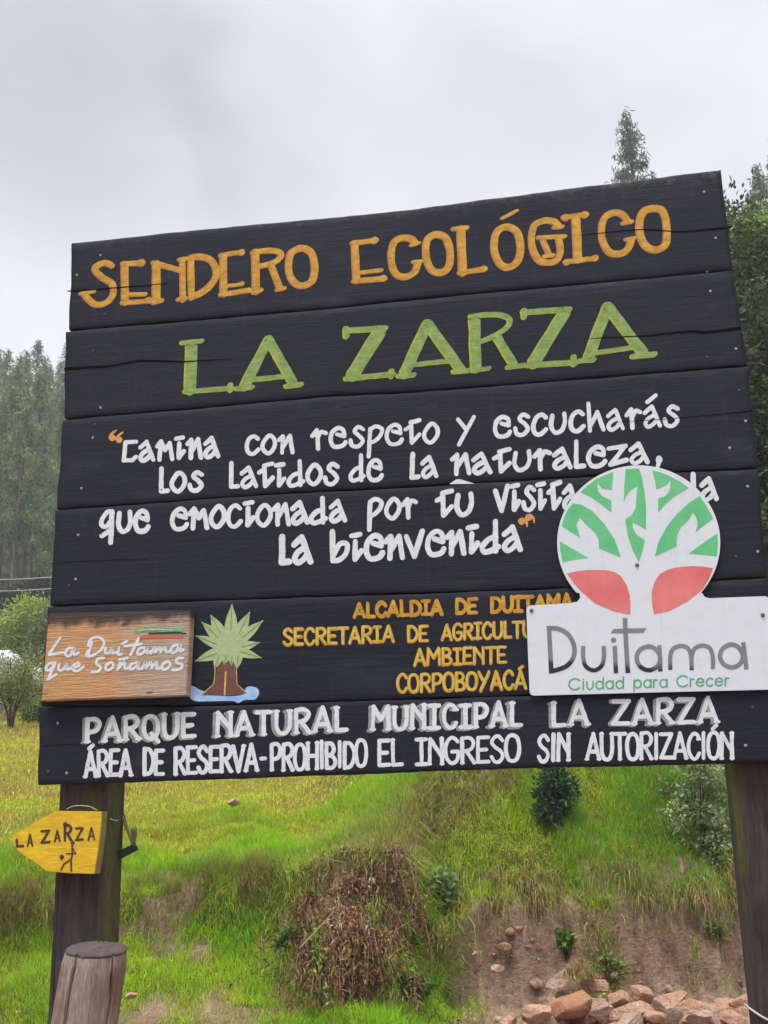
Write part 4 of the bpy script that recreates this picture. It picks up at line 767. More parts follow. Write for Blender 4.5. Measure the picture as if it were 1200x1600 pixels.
def near_grass():
    x, y, z = sample(1150000, -4.0, 4.0, 8.3, 12.6)
    s = slope_at(x, y); so_ = soil_mask(x, y, z); dz = dead_zone(x, y, z)
    keep = rng.random(len(x)) < (1-.97*so_)*(1-.35*dz)*np.clip(1.15-.30*np.maximum(s-1.2, 0), .15, 1)
    x, y, z, s, dz = x[keep], y[keep], z[keep], s[keep], dz[keep]; n = len(x)
    cl = fbm(np.c_[x*1.6, y*1.6], 41, 3); fi = fbm(np.c_[x*6, y*6], 42, 2)
    lush = np.clip(.55+.55*cl+.2*fi, 0, 1); zz = z+.17*vnoise(np.c_[x*1.4, y*0], 45)+.06*fi; weed = sstep(.72, .98, zz)*(1-sstep(1.02, 1.34, zz))*(1-sstep(-1.2, -.7, x))*(1-sstep(10.4, 10.7, y))
    weed = np.clip(np.maximum(weed*.9, (1-sstep(9.5, 10.6, y+.35*cl))*sstep(.4, 1.8, x+.5*cl)*.42)*(1+.6*fi), 0, 1)
    yel = sstep(10.4, 11.6, y)*(1-sstep(-1.9, -.9, x+.4*cl)); left = 1-sstep(-3.2, -2.1, x)
    col = hsvj(C_YEL, n)*(1-lush)[:, None]+hsvj(C_LUSH, n)*lush[:, None]
    weed = weed*np.clip(.5+.8*fi+.6*cl, .03, 1)
    for wgt, cc in ((np.clip(weed+.45*left*(rng.random(n) < .6), 0, 1), C_OLIVE), (yel*.6, (.46, .44, .04)), (np.clip(dz*1.1, 0, 1)*(rng.random(n) < .66), (.42, .31, .155)), (np.clip(dz, 0, 1)*(rng.random(n) < .35), (.40, .48, .04))):
        col = col*(1-wgt[:, None])+hsvj(cc, n)*wgt[:, None]
    rt = sstep(.9, 2.3, x+.6*cl)*(1-.5*fi)*.8; rt = np.clip(rt, 0, .9); col = col*(1-rt[:, None])+hsvj((.18, .39, .02), n, .3)*rt[:, None]
    pick = rng.random(n) < .07+.09*rt+.22*weed; col[pick] = hsvj(C_DRY, pick.sum()); pick = rng.random(n) < .34*dz+.03+.15*weed; col[pick] = hsvj(C_DEAD, pick.sum(), .25)
    L = (.06+.085*rng.random(n)**1.5)*(1+.5*cl+.25*fi)*(1+.5*weed)*(1-.4*yel)*(1+.5*rt)*(1+.45*dz); L = np.clip(L, .025, .26)
    W = .0014+.0018*rng.random(n); sk = rng.random(n) < .006; L[sk] = np.clip(L[sk]*2.0, .12, .34); W[sk] = .0011; col[sk] = hsvj(C_DRY, sk.sum(), .2); a = rng.random(n)*2*math.pi; b = .25+.55*rng.random(n)
    lean = np.c_[np.cos(a)*b, np.sin(a)*b]; down = np.c_[-gridval(dzx, x, y), -gridval(dzy, x, y)]; down /= np.linalg.norm(down, axis=1)[:, None]+1e-6
    lean += down*(np.clip(s*.45, 0, .8)*rng.random(n))[:, None]; lean += down*(.30*dz)[:, None]
    return blades('bank_grass', np.c_[x, y, z-.006], L, W, lean, col, M['grass'], 'bright green grass mixed with dry blades covering the bank behind the sign', 'grass')
near_grass()
def hanging():
    """dry blades hanging over the lips of the cut and the slump"""
    n = 150000; x = rng.uniform(-4.5, 4.9, n); y = rng.uniform(8.6, 10.2, n); z = gridval(Z, x, y); s = slope_at(x, y)
    lip = np.exp(-((z-(1.02+.13*vnoise(np.c_[x*2.6, x*0], 51)))/.15)**2)*sstep(.3, .6, x)*np.clip(.6+.6*vnoise(np.c_[x*6, z*3], 52), .12, 1)
    lipl = np.exp(-((z-1.08)/.13)**2)*(1-sstep(-1, -.6, x))*.45
    sl = np.exp(-((z-.85)/.3)**2)*np.exp(-((x+.33)/.5)**2)*1.0
    k = rng.random(n) < np.clip(lip*.8+lipl*.14+sl*.4, 0, 1)*sstep(.4, 1.2, s); x, y, z = x[k], y[k], z[k]; n = len(x)
    L = .06+.20*rng.random(n)**1.6; W = .0014+.0018*rng.random(n); a = rng.normal(0, .5, n); lean = np.c_[np.sin(a), -np.cos(a)]*(.75+.5*rng.random(n))[:, None]
    col = np.where(rng.random((n, 1)) < .09, hsvj(C_DRY, n, .25), np.where(rng.random((n, 1)) < .5, hsvj(C_DEAD, n, .3), hsvj(C_OLIVE, n, .3)))
    P = np.c_[x, y-.01, z+.01]; side = np.c_[np.cos(a), np.sin(a), 0*a]*W[:, None]; drop = np.array((0, 0, -1.0)); out = np.c_[lean, 0*a]*1.3
    mid = P+out*(.07+.05*rng.random(n))[:, None]+drop*(L*.25)[:, None]; tip = mid+drop*(L*.75)[:, None]+out*(.03*rng.random(n))[:, None]
    V = np.stack([P-side, P+side, mid+side, mid-side, tip], 1).reshape(-1, 3); b = np.arange(n)*5
    tag(mesh('hanging_grass', V, [np.c_[b, b+1, b+2, b+3], np.c_[b+3, b+2, b+4]], M['drygrass'], col=np.repeat(np.clip(col, .005, .8), 5, 0)), 'dry straw coloured grass hanging over the lip of the cut bank', 'grass', None, 'stuff')
hanging()
def meadow():
    n = 150000; y = 11+(rng.random(n)**1.6)*23; x = rng.uniform(-1.15, .02, n)*y*.42; z = gridval(Z, x, y)
    cl = fbm(np.c_[x*.8, y*1.3], 61, 3)-.45*sstep(-2.2, -1.0, x*10/y)-.35*(1-sstep(11, 14, y)); band = fbm(np.c_[x*.35, y*1.9], 62, 2)
    col = hsvj((.50, .46, .07), n)*(.5+.5*np.clip(.5+cl, 0, 1))[:, None]+hsvj((.38, .56, .03), n)*(.5-.5*np.clip(.5+cl, 0, 1))[:, None]
    pk = rng.random(n) < np.clip(.05+.5*band, 0, .5); col[pk] = hsvj((.32, .22, .075), pk.sum(), .2)
    L = (.035+.06*rng.random(n))*(1+.04*(y-11)); W = (.003+.003*rng.random(n))*(1+.055*(y-11)); a = rng.random(n)*2*math.pi; b = .3+.6*rng.random(n)
    blades('meadow_grass', np.c_[x, y, z-.005], L, W, np.c_[np.cos(a)*b, np.sin(a)*b], col, M['drygrass'], 'short yellowed pasture grass on the slope behind the left post', 'grass')
meadow()

# ------------------------------------------------------------------ leaves in quantity
def leaves(P, D, L, W, col, droop=0):
    """diamond leaves folded on the midrib; P base points, D directions"""
    n = len(P); D = D/(np.linalg.norm(D, axis=1)[:, None]+1e-9); r = rng.standard_normal((n, 3)); S = np.cross(D, r); S /= np.linalg.norm(S, axis=1)[:, None]+1e-9; N = np.cross(S, D)
    a = P; t = P+D*L[:, None]+np.array((0, 0, -1))*(droop*L)[:, None]; m_ = P+D*(L*.45)[:, None]
    s = S*(W/2)[:, None]; f = N*(W*.16)[:, None]
    V = np.stack([a, m_+s+f, t, m_-s+f], 1).reshape(-1, 3); b = np.arange(n)*4
    return V, np.r_[np.c_[b, b+1, b+2], np.c_[b, b+2, b+3]], np.repeat(np.clip(col, .004, .8), 4, 0)
def rand_dir(n, zlo=-.3, zhi=1): 
    a = rng.random(n)*2*math.pi; z = rng.uniform(zlo, zhi, n); r = np.sqrt(np.clip(1-z*z, 0, 1)); return np.c_[r*np.cos(a), r*np.sin(a), z]
M['leaf'] = leaf_mat('broad_leaves', .45, .30, .35); M['euc'] = leaf_mat('eucalyptus_leaves', .55, .30, .25); M['silver'] = leaf_mat('pale_felted_leaves', .7, .2, .2); M['brownleaf'] = leaf_mat('dead_leaves', .85, .2, .1)
M['bark'] = raw_wood('grey_bark', (.14, .12, .10), (.27, .24, .20), (.06, .05, .04), (5, 5, .7), .9); M['stemwood'] = raw_wood('dark_stem', (.06, .045, .035), (.12, .09, .07), (.03, .02, .016), (12, 12, 2), .9)
def tube_data(pts, r0, r1, n=6):
    P = np.array(pts, float); d = np.gradient(P, axis=0); V = []
    for i, (p, t) in enumerate(zip(P, d)):
        t = unit(t); a = unit(np.cross(t, (0, 0, 1) if abs(t[2]) < .9 else (1, 0, 0))); b = np.cross(t, a); rr = r0+(r1-r0)*i/(len(P)-1)
        V += [p+rr*(math.cos(q)*a+math.sin(q)*b) for q in np.arange(n)*2*math.pi/n]
    return np.array(V), np.array([(i*n+j, i*n+(j+1) % n, (i+1)*n+(j+1) % n, (i+1)*n+j) for i in range(len(P)-1) for j in range(n)])
class Limbs:
    def __init__(s): s.V, s.F, s.o = [], [], 0
    def add(s, pts, r0, r1, n=6): v, f = tube_data(pts, r0, r1, n); s.V.append(v); s.F.append(f+s.o); s.o += len(v)
    def build(s, name, mat, parent): return mesh(name, np.concatenate(s.V), [np.concatenate(s.F)], mat, parent, smooth=True)
def leafmesh(name, parts, mat, parent):
    V, F, C, o = [], [], [], 0
    for v, f, c in parts: V.append(v); F.append(f+o); C.append(c); o += len(v)
    return mesh(name, np.concatenate(V), [np.concatenate(F)], mat, parent, col=np.concatenate(C))

# ---- eucalyptus: tall trunk, ascending limbs, drooping sprays of narrow leaves
def eucalyptus(H, base, rad, nb, nl, leafL, pal, seed):
    global rng; rng = np.random.default_rng(seed); root = empty('eucalyptus_tree'); lm = Limbs(); ph = rng.random()*6
    trunk = lambda t: np.array((.014*H*math.sin(2.1*t+ph)*t, .014*H*math.cos(1.7*t+ph)*t, H*t))
    lm.add([trunk(t) for t in np.linspace(-.03, .99, 16)], .010*H, .0018*H, 8); parts = []
    for k in range(nb):
        t = base+(1-base)*((k+rng.random())/nb)**.9; a = rng.random()*2*math.pi; u = (t-base)/(1-base)
        prof = (min(1, u*4+.25)*(1-u)**.62+.05)*rng.uniform(.55, 1.15); Lb = rad*H*prof; el = rng.uniform(.5, 1.3)*(1-.2*u)
        p0 = trunk(t*.97); dirh = np.array((math.cos(a), math.sin(a), 0)); tip = p0+dirh*Lb+np.array((0, 0, Lb*el)); md = p0+dirh*Lb*.55+np.array((0, 0, Lb*el*.72))
        br = catmull([p0, md, tip], n=4); lm.add(br, .0035*H*(1-u)+.0008*H, .0006*H, 4); m_ = max(6, int(nl*prof))
        cc = np.array(pal[rng.integers(len(pal))])*rng.uniform(.72, 1.30)
        for c in range(3):                                          # separate sprays along the limb
            e = br[min(len(br)-1, int(len(br)*(.45+.27*c)))]; q = m_//3+1
            off = rng.standard_normal((q, 3))*np.array((.17, .17, .24))*max(Lb, .05*H)*.62; off[:, 2] -= np.abs(rng.standard_normal(q))*Lb*.18
            D = rand_dir(q, -1, -.1)*np.array((.7, .7, 1)); parts.append(leaves(e+off, D, leafL*rng.uniform(.6, 1.3, q), leafL*.24*rng.uniform(.7, 1.3, q), cc*(1+.22*rng.standard_normal((q, 1))), .1))
    q = nl*2; tt_ = rng.uniform(.86, 1.0, q); P = np.array([trunk(t) for t in tt_])+rng.standard_normal((q, 3))*np.array((1, 1, .5))*(rad*H*.16)*(1.12-tt_)[:, None]*2.6; D = rand_dir(q, -1, .2); parts.append(leaves(P, D, leafL*rng.uniform(.6, 1.2, q), leafL*.24*np.ones(q), np.array(pal[0])*(1+.2*rng.standard_normal((q, 1))), .1))
    lm.build('trunk', M['bark'], root); leafmesh('crown', parts, M['euc'], root); return root
def copy_tree(o, loc, rz, sc):
    c = o.copy(); scene.collection.objects.link(c); c.location = loc; c.rotation_euler = (0, 0, rz); c.scale = sc
    for ch in o.children: d = ch.copy(); scene.collection.objects.link(d); d.parent = c
    return c
PAL_L = [(.15, .21, .08), (.19, .25, .10), (.23, .27, .11), (.14, .19, .10)]
PAL_R = [(.13, .17, .105), (.16, .20, .125), (.11, .15, .10)]
protos = [eucalyptus(15, b, r, 64, 90, .34, PAL_L, 100+i) for i, (b, r) in enumerate(((.12, .12), (.16, .10), (.08, .135), (.22, .11), (.12, .15)))]
fr = random.Random(5); first = [True]*5; cnt = 0
spots = []
for row, (yy, n, h0, h1) in enumerate(((52, 15, 8, 11), (57, 17, 10, 13), (63, 19, 11, 14), (70, 20, 12, 15), (78, 20, 12, 15.5), (87, 20, 12, 16))):
    for i in range(n):
        u = -.37+(i+fr.uniform(-.35, .35))*.0155*(1.0 if row else 1.15); spots.append((u*yy, yy+fr.uniform(-2.5, 2.5), fr.uniform(h0, h1)))
n_left = len(spots)
for yy, n, h0, h1 in ((54, 12, 8, 11), (62, 14, 9, 12), (71, 15, 9, 12), (81, 15, 9, 12)):                       # the wood runs on behind the sign
    for i in range(n): u = -.18+(i+fr.uniform(-.4, .4))*.50/n; spots.append((u*yy, yy+fr.uniform(-3, 3), fr.uniform(h0, h1)))
for i_, (x, y, h) in enumerate(spots):
    if i_ < n_left and x/y > -.20+.04*fr.random(): continue
    if i_ >= n_left and (y < 58 and x/y > .05): continue
    k = fr.randrange(5); p = protos[k]; s = h/15; loc = (x, y, ground_z(x, y)-.2); rz = fr.uniform(0, 6.28); sc = (s*fr.uniform(.9, 1.2), s*fr.uniform(.9, 1.2), s)
    if first[k]: p.location, p.rotation_euler, p.scale = loc, (0, 0, rz), sc; first[k] = False; t = p
    else: t = copy_tree(p, loc, rz, sc)
    if i_ < n_left: tag(t, 'slender grey-green eucalyptus standing in the dense wood on the left hillside', 'tree', 'eucalyptus trees of the left hillside wood')
    else: tag(t, 'slender eucalyptus of the wood running on behind the black sign', 'tree', 'eucalyptus trees behind the sign')
    cnt += 1
print('forest trees', cnt)
def euc_one(px, py_top, y, label, rad, nb, nl, leafL, seed, base=.3, pal=PAL_R, below=0):
    p = at(px, py_top, y); gz_ = ground_z(p[0], p[1]); H = p[2]-gz_; t = eucalyptus(H, base, rad, nb, nl, leafL, pal, seed); t.location = (p[0], p[1], gz_-.1); tag(t, label, 'tree', 'tall eucalyptus trees on the right'); return t
euc_one(985, 170, 34, 'lone tall eucalyptus top rising above the upper edge of the black sign', .090, 140, 115, .20, 301, .3)
euc_one(1181, 247, 36, 'thin eucalyptus with loose crown just right of the sign top corner', .105, 120, 120, .21, 302, .3)
euc_one(1212, 205, 33, 'taller eucalyptus cut by the right edge of the picture', .11, 120, 120, .21, 303, .25)

# ---- broad-leaved shrubs
def shrub(label, loc, size, n_clump, n_leaf, leafL, leafW, pal, seed, name='shrub', mat='leaf', cat='shrub', stems=7, hang=0, group=None):
    global rng; rng = np.random.default_rng(seed); root = tag(empty(name, loc), label, cat, group); lm = Limbs(); parts = []; sx_, sy_, sz_ = size
    for k in range(n_clump):
        d = rand_dir(1, -.55, 1)[0]; rr = rng.random()**.45; c = np.array((d[0]*sx_, d[1]*sy_, sz_*.52+d[2]*sz_*.5))*np.array((rr, rr, 1)); c[2] = max(c[2], .08*sz_)
        if k < stems*3: lm.add(catmull([(rng.normal(0, .06*sx_), rng.normal(0, .06*sy_), -.1*min(1, sz_)), (c[0]*.4, c[1]*.4, c[2]*.55), c], n=4), .016*sz_**.5, .003, 5)
        q = int(n_leaf*rng.uniform(.6, 1.4)); cs = rng.uniform(.16, .30)*min(sx_, sz_); off = rng.standard_normal((q, 3))*cs*np.array((.75, .75, .6))
        D = off/ (np.linalg.norm(off, axis=1)[:, None]+1e-6)+rand_dir(q, -.2, .9)*.8; D[:, 2] -= hang
        cc = np.array(pal[rng.integers(len(pal))])*rng.uniform(.7, 1.3); P = c+off; P[:, 2] = np.maximum(P[:, 2], .01)
        parts.append(leaves(P, D, leafL*rng.uniform(.55, 1.25, q), leafW*rng.uniform(.7, 1.2, q), cc*(1+.2*rng.standard_normal((q, 1))), .15))
    lm.build('stem', M['stemwood'], root); leafmesh('foliage', parts, M[mat], root); return root
G_D = [(.035, .058, .020), (.055, .085, .024), (.085, .12, .035), (.04, .055, .025), (.13, .15, .07)]; G_B = [(.10, .20, .02), (.13, .24, .025), (.08, .15, .02)]; G_M = [(.06, .12, .025), (.08, .14, .03), (.045, .09, .02)]
G_S = [(.25, .33, .15), (.32, .39, .20), (.15, .21, .08)]; G_O = [(.17, .21, .055), (.22, .25, .07), (.13, .16, .05)]
def on(px, y): r = ray(px, 1200); x = r[0]/r[1]*y; return x, y, ground_z(x, y)
for px, y, s, lab, seed, pal in ((1215, 15.2, (1.7, 1.6, 5.6), 'tall dark overgrown thicket filling the gap right of the sign', 401, G_D), (1300, 14.4, (1.6, 1.5, 5.0), 'dark bushy thicket at the right picture edge beside the tall one', 402, G_D),
                          (1120, 15.8, (1.3, 1.3, 4.8), 'dark shrub mostly hidden behind the right end of the sign', 403, G_D), (1235, 13.6, (1.1, 1.0, 3.4), 'lower dark shrub hanging over the bank by the right post', 404, G_D)):
    shrub(lab, on(px, y), s, 70, 240, .105, .05, pal, seed, 'thicket')
shrub('bright green leafy bush crowning the dark thicket right of the sign', (lambda q: (q[0], q[1], q[2]))(at(1182, 490, 15)), (.85, .7, 1.35), 46, 150, .10, .055, G_B+[(.24, .36, .04)], 405, 'bush')
shrub('thin shrub with few dark leaf tufts against the sky by the sign corner', (lambda q: tuple(q))(at(1143, 440, 15.5)), (.28, .3, 1.25), 16, 22, .10, .04, [(.03, .035, .025)], 406, 'shrub')
shrub('grey-green silvery leaved climber tumbling down the bank beside the right post', (lambda q: (q[0]+.14, 10.25, ground_z(q[0]+.14, 10.2)-.58))(at(1085, 1400, 10.05)), (.27, .42, 1.45), 80, 75, .046, .024, G_S, 407, 'shrub', 'silver', hang=.3)
shrub('small dark blue-green shrub growing in the bright grass under the sign', (lambda q: (q[0], q[1], ground_z(q[0], q[1])-.03))(at(868, 1240, 10.32)), (.17, .16, .54), 30, 46, .075, .024, [(.02, .06, .024), (.032, .085, .03), (.05, .11, .03)], 408)
for lab, px, y, s, seed, pal, lw in (('leafy pale green weed at the top of the gully beside the dead slump', 683, 9.85, (.13, .1, .32), 411, [(.13, .22, .06), (.18, .27, .08)], (.075, .045)), ('green weed rooted in the bare soil face below the lip', 865, 9.62, (.085, .07, .20), 412, [(.12, .2, .03), (.17, .25, .04)], (.055, .034)),
                                 ('tuft of weeds and grass in the middle of the soil face', 928, 9.55, (.13, .09, .24), 413, G_O, (.05, .016)), ('tiny dark weed on the reddish soil near the right post', 1098, 9.5, (.09, .07, .16), 414, G_O, (.05, .02)),
                                 ('small bright weed just above the rubble near the middle', 1022, 9.3, (.07, .06, .10), 415, G_B, (.05, .03)), ('bright weed at the foot of the soil face near the right post', 1120, 9.15, (.09, .06, .12), 416, G_B, (.05, .03)),
                                 ('broad leaved weed in the shade left of the dead slump', 452, 9.35, (.08, .06, .12), 417, G_M, (.07, .03)), ('fresh green weed at the foot of the dead slump', 505, 9.0, (.12, .1, .16), 418, G_B, (.05, .012)), ('low weed in the grass under the dead slump', 632, 9.1, (.14, .1, .14), 419, G_M, (.06, .03))):
    x, y, z = on(px, y); shrub(lab, (x, y, z-.02), s, 14, 26, lw[0], lw[1], pal, seed, 'weed', cat='weed', stems=3)
x, y, z = on(12, 24.0); 
def sapling():
    global rng; rng = np.random.default_rng(430); root = tag(empty('sapling', (x, y, z-.05)), 'young multi-stemmed tree with olive crown on the pasture at the left edge', 'tree'); lm = Limbs(); parts = []
    for k in range(7):
        a = k*.9+.3; tp_ = np.array((math.cos(a)*.5*rng.uniform(.4, 1.1), math.sin(a)*.4, rng.uniform(1.0, 1.5))); br = catmull([(0.03*math.cos(a), .03*math.sin(a), -.1), tp_*np.array((.18, .18, .3)), tp_*np.array((.6, .6, .7)), tp_], n=4); lm.add(br, .026, .008, 6)
        for c in range(9):
            e = br[-1-rng.integers(0, 6)]+rng.standard_normal(3)*np.array((.16, .16, .14)); q = 60; off = rng.standard_normal((q, 3))*.13
            parts.append(leaves(e+off, off+rand_dir(q)*.2, .10*rng.uniform(.6, 1.2, q), .035*rng.uniform(.7, 1.2, q), np.array(G_O[rng.integers(3)])*rng.uniform(.95, 1.55)*(1+.2*rng.standard_normal((q, 1))), .1))
    lm.build('trunk', M['stemwood'], root); leafmesh('crown', parts, M['leaf'], root)
sapling()
for lab, px, y, s, seed, pal, nm in (('feathery yellow-green bush on the slope below the fence at left', 36, 37, (1.15, 1.0, 2.6), 441, [(.30, .40, .06), (.36, .44, .08), (.20, .27, .05)], 'bush'), ('dull olive bush right against the left edge of the sign', 72, 35, (.8, .8, 2.4), 442, [(.10, .12, .05), (.13, .14, .06)], 'bush'),
                               ('bushy green plant between the sapling and the sign', 58, 28, (.55, .5, 1.25), 443, G_M+G_O, 'bush'), ('low dull bush on the slope at the far left edge', -5, 39, (.9, .8, 1.5), 444, [(.09, .09, .055), (.12, .11, .06)], 'bush'), ('small bright green bush low beside the sign edge', 60, 25.5, (.35, .35, .5), 445, G_B, 'bush')):
    x, y, z = on(px, y); shrub(lab, (x, y, z-.1), s, 60, 110, .16 if y > 30 else .10, .05 if y > 30 else .04, pal, seed, nm)
# ---- undergrowth in the wood's edge
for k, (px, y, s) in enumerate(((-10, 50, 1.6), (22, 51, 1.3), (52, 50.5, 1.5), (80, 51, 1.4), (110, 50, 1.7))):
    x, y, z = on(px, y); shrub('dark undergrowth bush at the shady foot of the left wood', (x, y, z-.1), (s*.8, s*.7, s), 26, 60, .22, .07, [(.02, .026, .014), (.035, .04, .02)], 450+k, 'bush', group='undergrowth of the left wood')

# ------------------------------------------------------------------ wire fence under the wood, white sheeting by the sapling
def fence():
    rt = np.array(on(40, 47)); root = tag(empty('wire_fence', tuple(rt)), 'wire fence with two visible strands running along the foot of the left wood', 'fence')
    M['fwire'] = Mat('fence_wire', .6, .3, (.40, .40, .36)).m
    pp = []
    for px in (-330, -190, -60, 92, 230, 360, 500, 640):
        x, y, z = on(px, 47+.25*math.sin(px)); pp.append(np.array((x, y, z))-rt); tube('post', [pp[-1]+np.array((0, 0, -.4)), pp[-1]+np.array((.02, 0, .8)), pp[-1]+np.array((.01, .02, 2.0))], .07, M['bark'], root, 8, .85)
    for hz_, px_y in ((0, 921), (1, 903)):
        zt = at(40, px_y, 47)[2]-rt[2]; pts = []
        for a_, b_ in zip(pp[:-1], pp[1:]):
            for t in np.linspace(0, 1, 8)[:-1]: q_ = a_+(b_-a_)*t; pts.append((q_[0], q_[1], zt+.12*(q_[0]/12)-.05*math.sin(math.pi*t)))
        tube('wire', pts, .019, M['fwire'], root, 6)
fence()
def sheet(label, px, py, y, w, h, seed, name='plastic_sheet', caught=False):
    c = at(px, py, y); root = tag(empty(name, (c[0], c[1], ground_z(c[0], c[1]))), label, 'plastic sheet'); hz_ = c[2]-ground_z(c[0], c[1]); bm = bmesh.new(); bmesh.ops.create_icosphere(bm, subdivisions=4, radius=1)
    P = np.array([v.co for v in bm.verts]); n_ = fbm(P*1.6, seed, 4)
    for v, r in zip(bm.verts, n_): v.co = Vector((v.co.x*w*(1+.22*r), v.co.y*.4*(1+.2*r), max(-hz_-.05, v.co.z*h*(1+.3*r))+hz_ if v.co.z > -.3 or caught else -.05))
    me = bpy.data.meshes.new('sheeting'); bm.to_mesh(me); bm.free(); me.materials.append(M['sheet']); me.polygons.foreach_set('use_smooth', [True]*len(me.polygons)); link(bpy.data.objects.new('sheeting', me), root)
m = Mat('white_plastic_sheet', .4, .4); m.color(m.mix(m.noise(m.coord(), 3, 4, .6, .45, .7), (.78, .79, .78), (.55, .57, .57))); m.bump(m.noise(m.coord(), 6, 5), .05, .8); M['sheet'] = m.m
HAZE = 1
m = Mat('air'); m.t.nodes.remove(m.b); pv = m.n('ShaderNodeVolumePrincipled'); pv.inputs['Color'].default_value = (.93, .95, 1, 1); pv.inputs['Density'].default_value = .0014; pv.inputs['Anisotropy'].default_value = .2
m.l(pv.outputs[0], m.t.nodes['Material Output'].inputs['Volume'])
hb = box('haze', (-155, -45, -1.6), (155, 205, 62), m.m, None, 0); tag(hb, kind='stuff')
sheet('crumpled white plastic sheeting lying behind the sapling at the left edge', 2, 1036, 26, .42, .34, 71)
sheet('small scrap of white plastic sheeting caught between stems beside the sign edge', 60, 1060, 27.5, .085, .24, 72, caught=True)

# ------------------------------------------------------------------ dead leaves of the slump, twigs, clods, rubble
def slump():
    global rng; rng = np.random.default_rng(500); n = 8000; x_ = rng.normal(-.33, .30, n); y_ = rng.uniform(8.95, 10.2, n); z_ = gridval(Z, x_, y_); k = (rng.random(n) < np.exp(-((z_-.75)/.48)**2)) & (z_ > .18)
    x_, y_, z_ = x_[k], y_[k], z_[k]; n = len(x_); D = np.c_[rng.normal(0, .8, n), -.35-.5*rng.random(n), -.7+rng.normal(0, .6, n)]
    pal = np.array([(.17, .095, .05), (.26, .165, .09), (.10, .055, .032), (.36, .27, .17), (.06, .034, .022)]); col = pal[rng.choice(5, n, p=[.3, .25, .2, .1, .15])]*(1+.2*rng.standard_normal((n, 1)))
    v, f, c = leaves(np.c_[x_, y_-.02-.10*rng.random(n), z_+.07*rng.random(n)], D, .028+.045*rng.random(n), .007+.012*rng.random(n), col, .3)
    tag(mesh('dead_foliage', v, [f], M['brownleaf'], col=c), 'heap of brown dead leaves hanging from the slumped turf in the middle of the bank', 'dead leaves', None, 'stuff')
slump()
def dead_shrub():
    global rng; rng = np.random.default_rng(520); x0, y0 = -.33, 9.5; z0 = ground_z(x0, y0); root = tag(empty('dead_shrub', (x0, y0, z0)), 'tangled dry brown shrub hanging down the middle of the bank', 'shrub'); lm = Limbs(); parts = []; o = np.array((x0, y0, z0))
    pal = np.array([(.22, .105, .055), (.31, .17, .09), (.13, .062, .034), (.46, .34, .22), (.06, .032, .02)]); grn = np.array([(.16, .26, .03), (.22, .30, .04)])
    for k in range(330):
        x = rng.normal(-.33, .26); y = rng.uniform(9.15, 9.85); z = ground_z(x, y)+.02; ln = rng.uniform(.10, .26)+.28*rng.random()**2; sx_ = rng.normal(0, .22); out = rng.uniform(.05, .30); up = rng.uniform(-.02, .12)
        p = [(x, y, z), (x+sx_*.3*ln, y-out*.6, z+up), (x+sx_*.7*ln, y-out, z+up-ln*.45), (x+sx_*ln, y-out-.03, z+up-ln)]; br = catmull(p, n=6); lm.add(br-o, .0030, .0010, 4)
        q = rng.integers(25, 75); t = rng.integers(4, len(br), q); D = rng.standard_normal((q, 3))*np.array((.8, .8, .7))+np.array((0, -.25, -.75)); cc = pal[rng.choice(5, p=[.3, .25, .2, .1, .15])]*(1+.25*rng.standard_normal((q, 1)))
        if rng.random() < .10: cc = grn[rng.integers(0, 2, q)]*(1+.2*rng.standard_normal((q, 1)))
        parts.append(leaves(br[t]-o+rng.normal(0, .028, (q, 3)), D, .028+.04*rng.random(q), .007+.012*rng.random(q), cc, .25))
    for k in range(16):                                             # bare crossing twigs
        x = rng.normal(-.33, .3); y = rng.uniform(9.0, 9.8); z = ground_z(x, y)+rng.uniform(.05, .3); d = rng.standard_normal(3)*np.array((.22, .1, .22)); lm.add(catmull([(x, y-.1, z), np.array((x, y-.12, z))+d*.5+rng.normal(0, .02, 3), np.array((x, y-.1, z))+d], n=5)-o, .003, .0012, 4)
    lm.build('stem', M['dry'], root); leafmesh('foliage', parts, M['brownleaf'], root)
dead_shrub()
for k, (pxa, pya, pxb, pyb, y, lab) in enumerate(((468, 1482, 522, 1424, 9.05, 'thin bare twig slanting across the dead leaves'), (512, 1440, 526, 1520, 9.02, 'pale dry stick hanging below the dead leaves'), (630, 1432, 660, 1392, 9.3, 'short bare twig at the edge of the gully'), (575, 1560, 600, 1470, 9.0, 'dark thin root hanging in the hollow under the slump'))):
    a_, b_ = at(pxa, pya, y), at(pxb, pyb, y+.08); root = tag(empty('twig', tuple(a_)), lab, 'twig'); tube('stem', catmull([(0, 0, 0), (b_-a_)*.5+np.array((.01, 0, .008)), b_-a_], n=6), .0075, M['dry'] if k < 2 else M['stemwood'], root, 6, .5)
m = Mat('sandstone_rubble', .9, .15); P = m.coord(); r1 = m.noise(P, 3.5, 6, .65, .33, .70); r2 = m.noise(P, 22, 5, .7, .36, .66); rn = m.rnd()
c = m.mix(rn, (.72, .40, .25), (.56, .295, .18)); gr = m.math('GREATER_THAN', m.math('FRACT', m.math('MULTIPLY', rn, 7.3)), .68); c = m.mix(m.math('MULTIPLY', gr, .6), c, (.50, .40, .33)); c = m.mix(m.math('MULTIPLY', r1, .65), c, (.82, .60, .45)); c = m.mix(m.math('MULTIPLY', r2, .45), c, (.30, .15, .085)); m.color(c); m.bump(m.math('ADD', r1, r2), .03, 1); M['rock'] = m.m
m = Mat('fresh_red_rock', .85, .2); P = m.coord(); r1 = m.noise(P, 5, 6, .65, .33, .70); m.color(m.mix(r1, (.24, .11, .062), (.34, .17, .10))); m.bump(r1, .015, .9); M['redrock'] = m.m
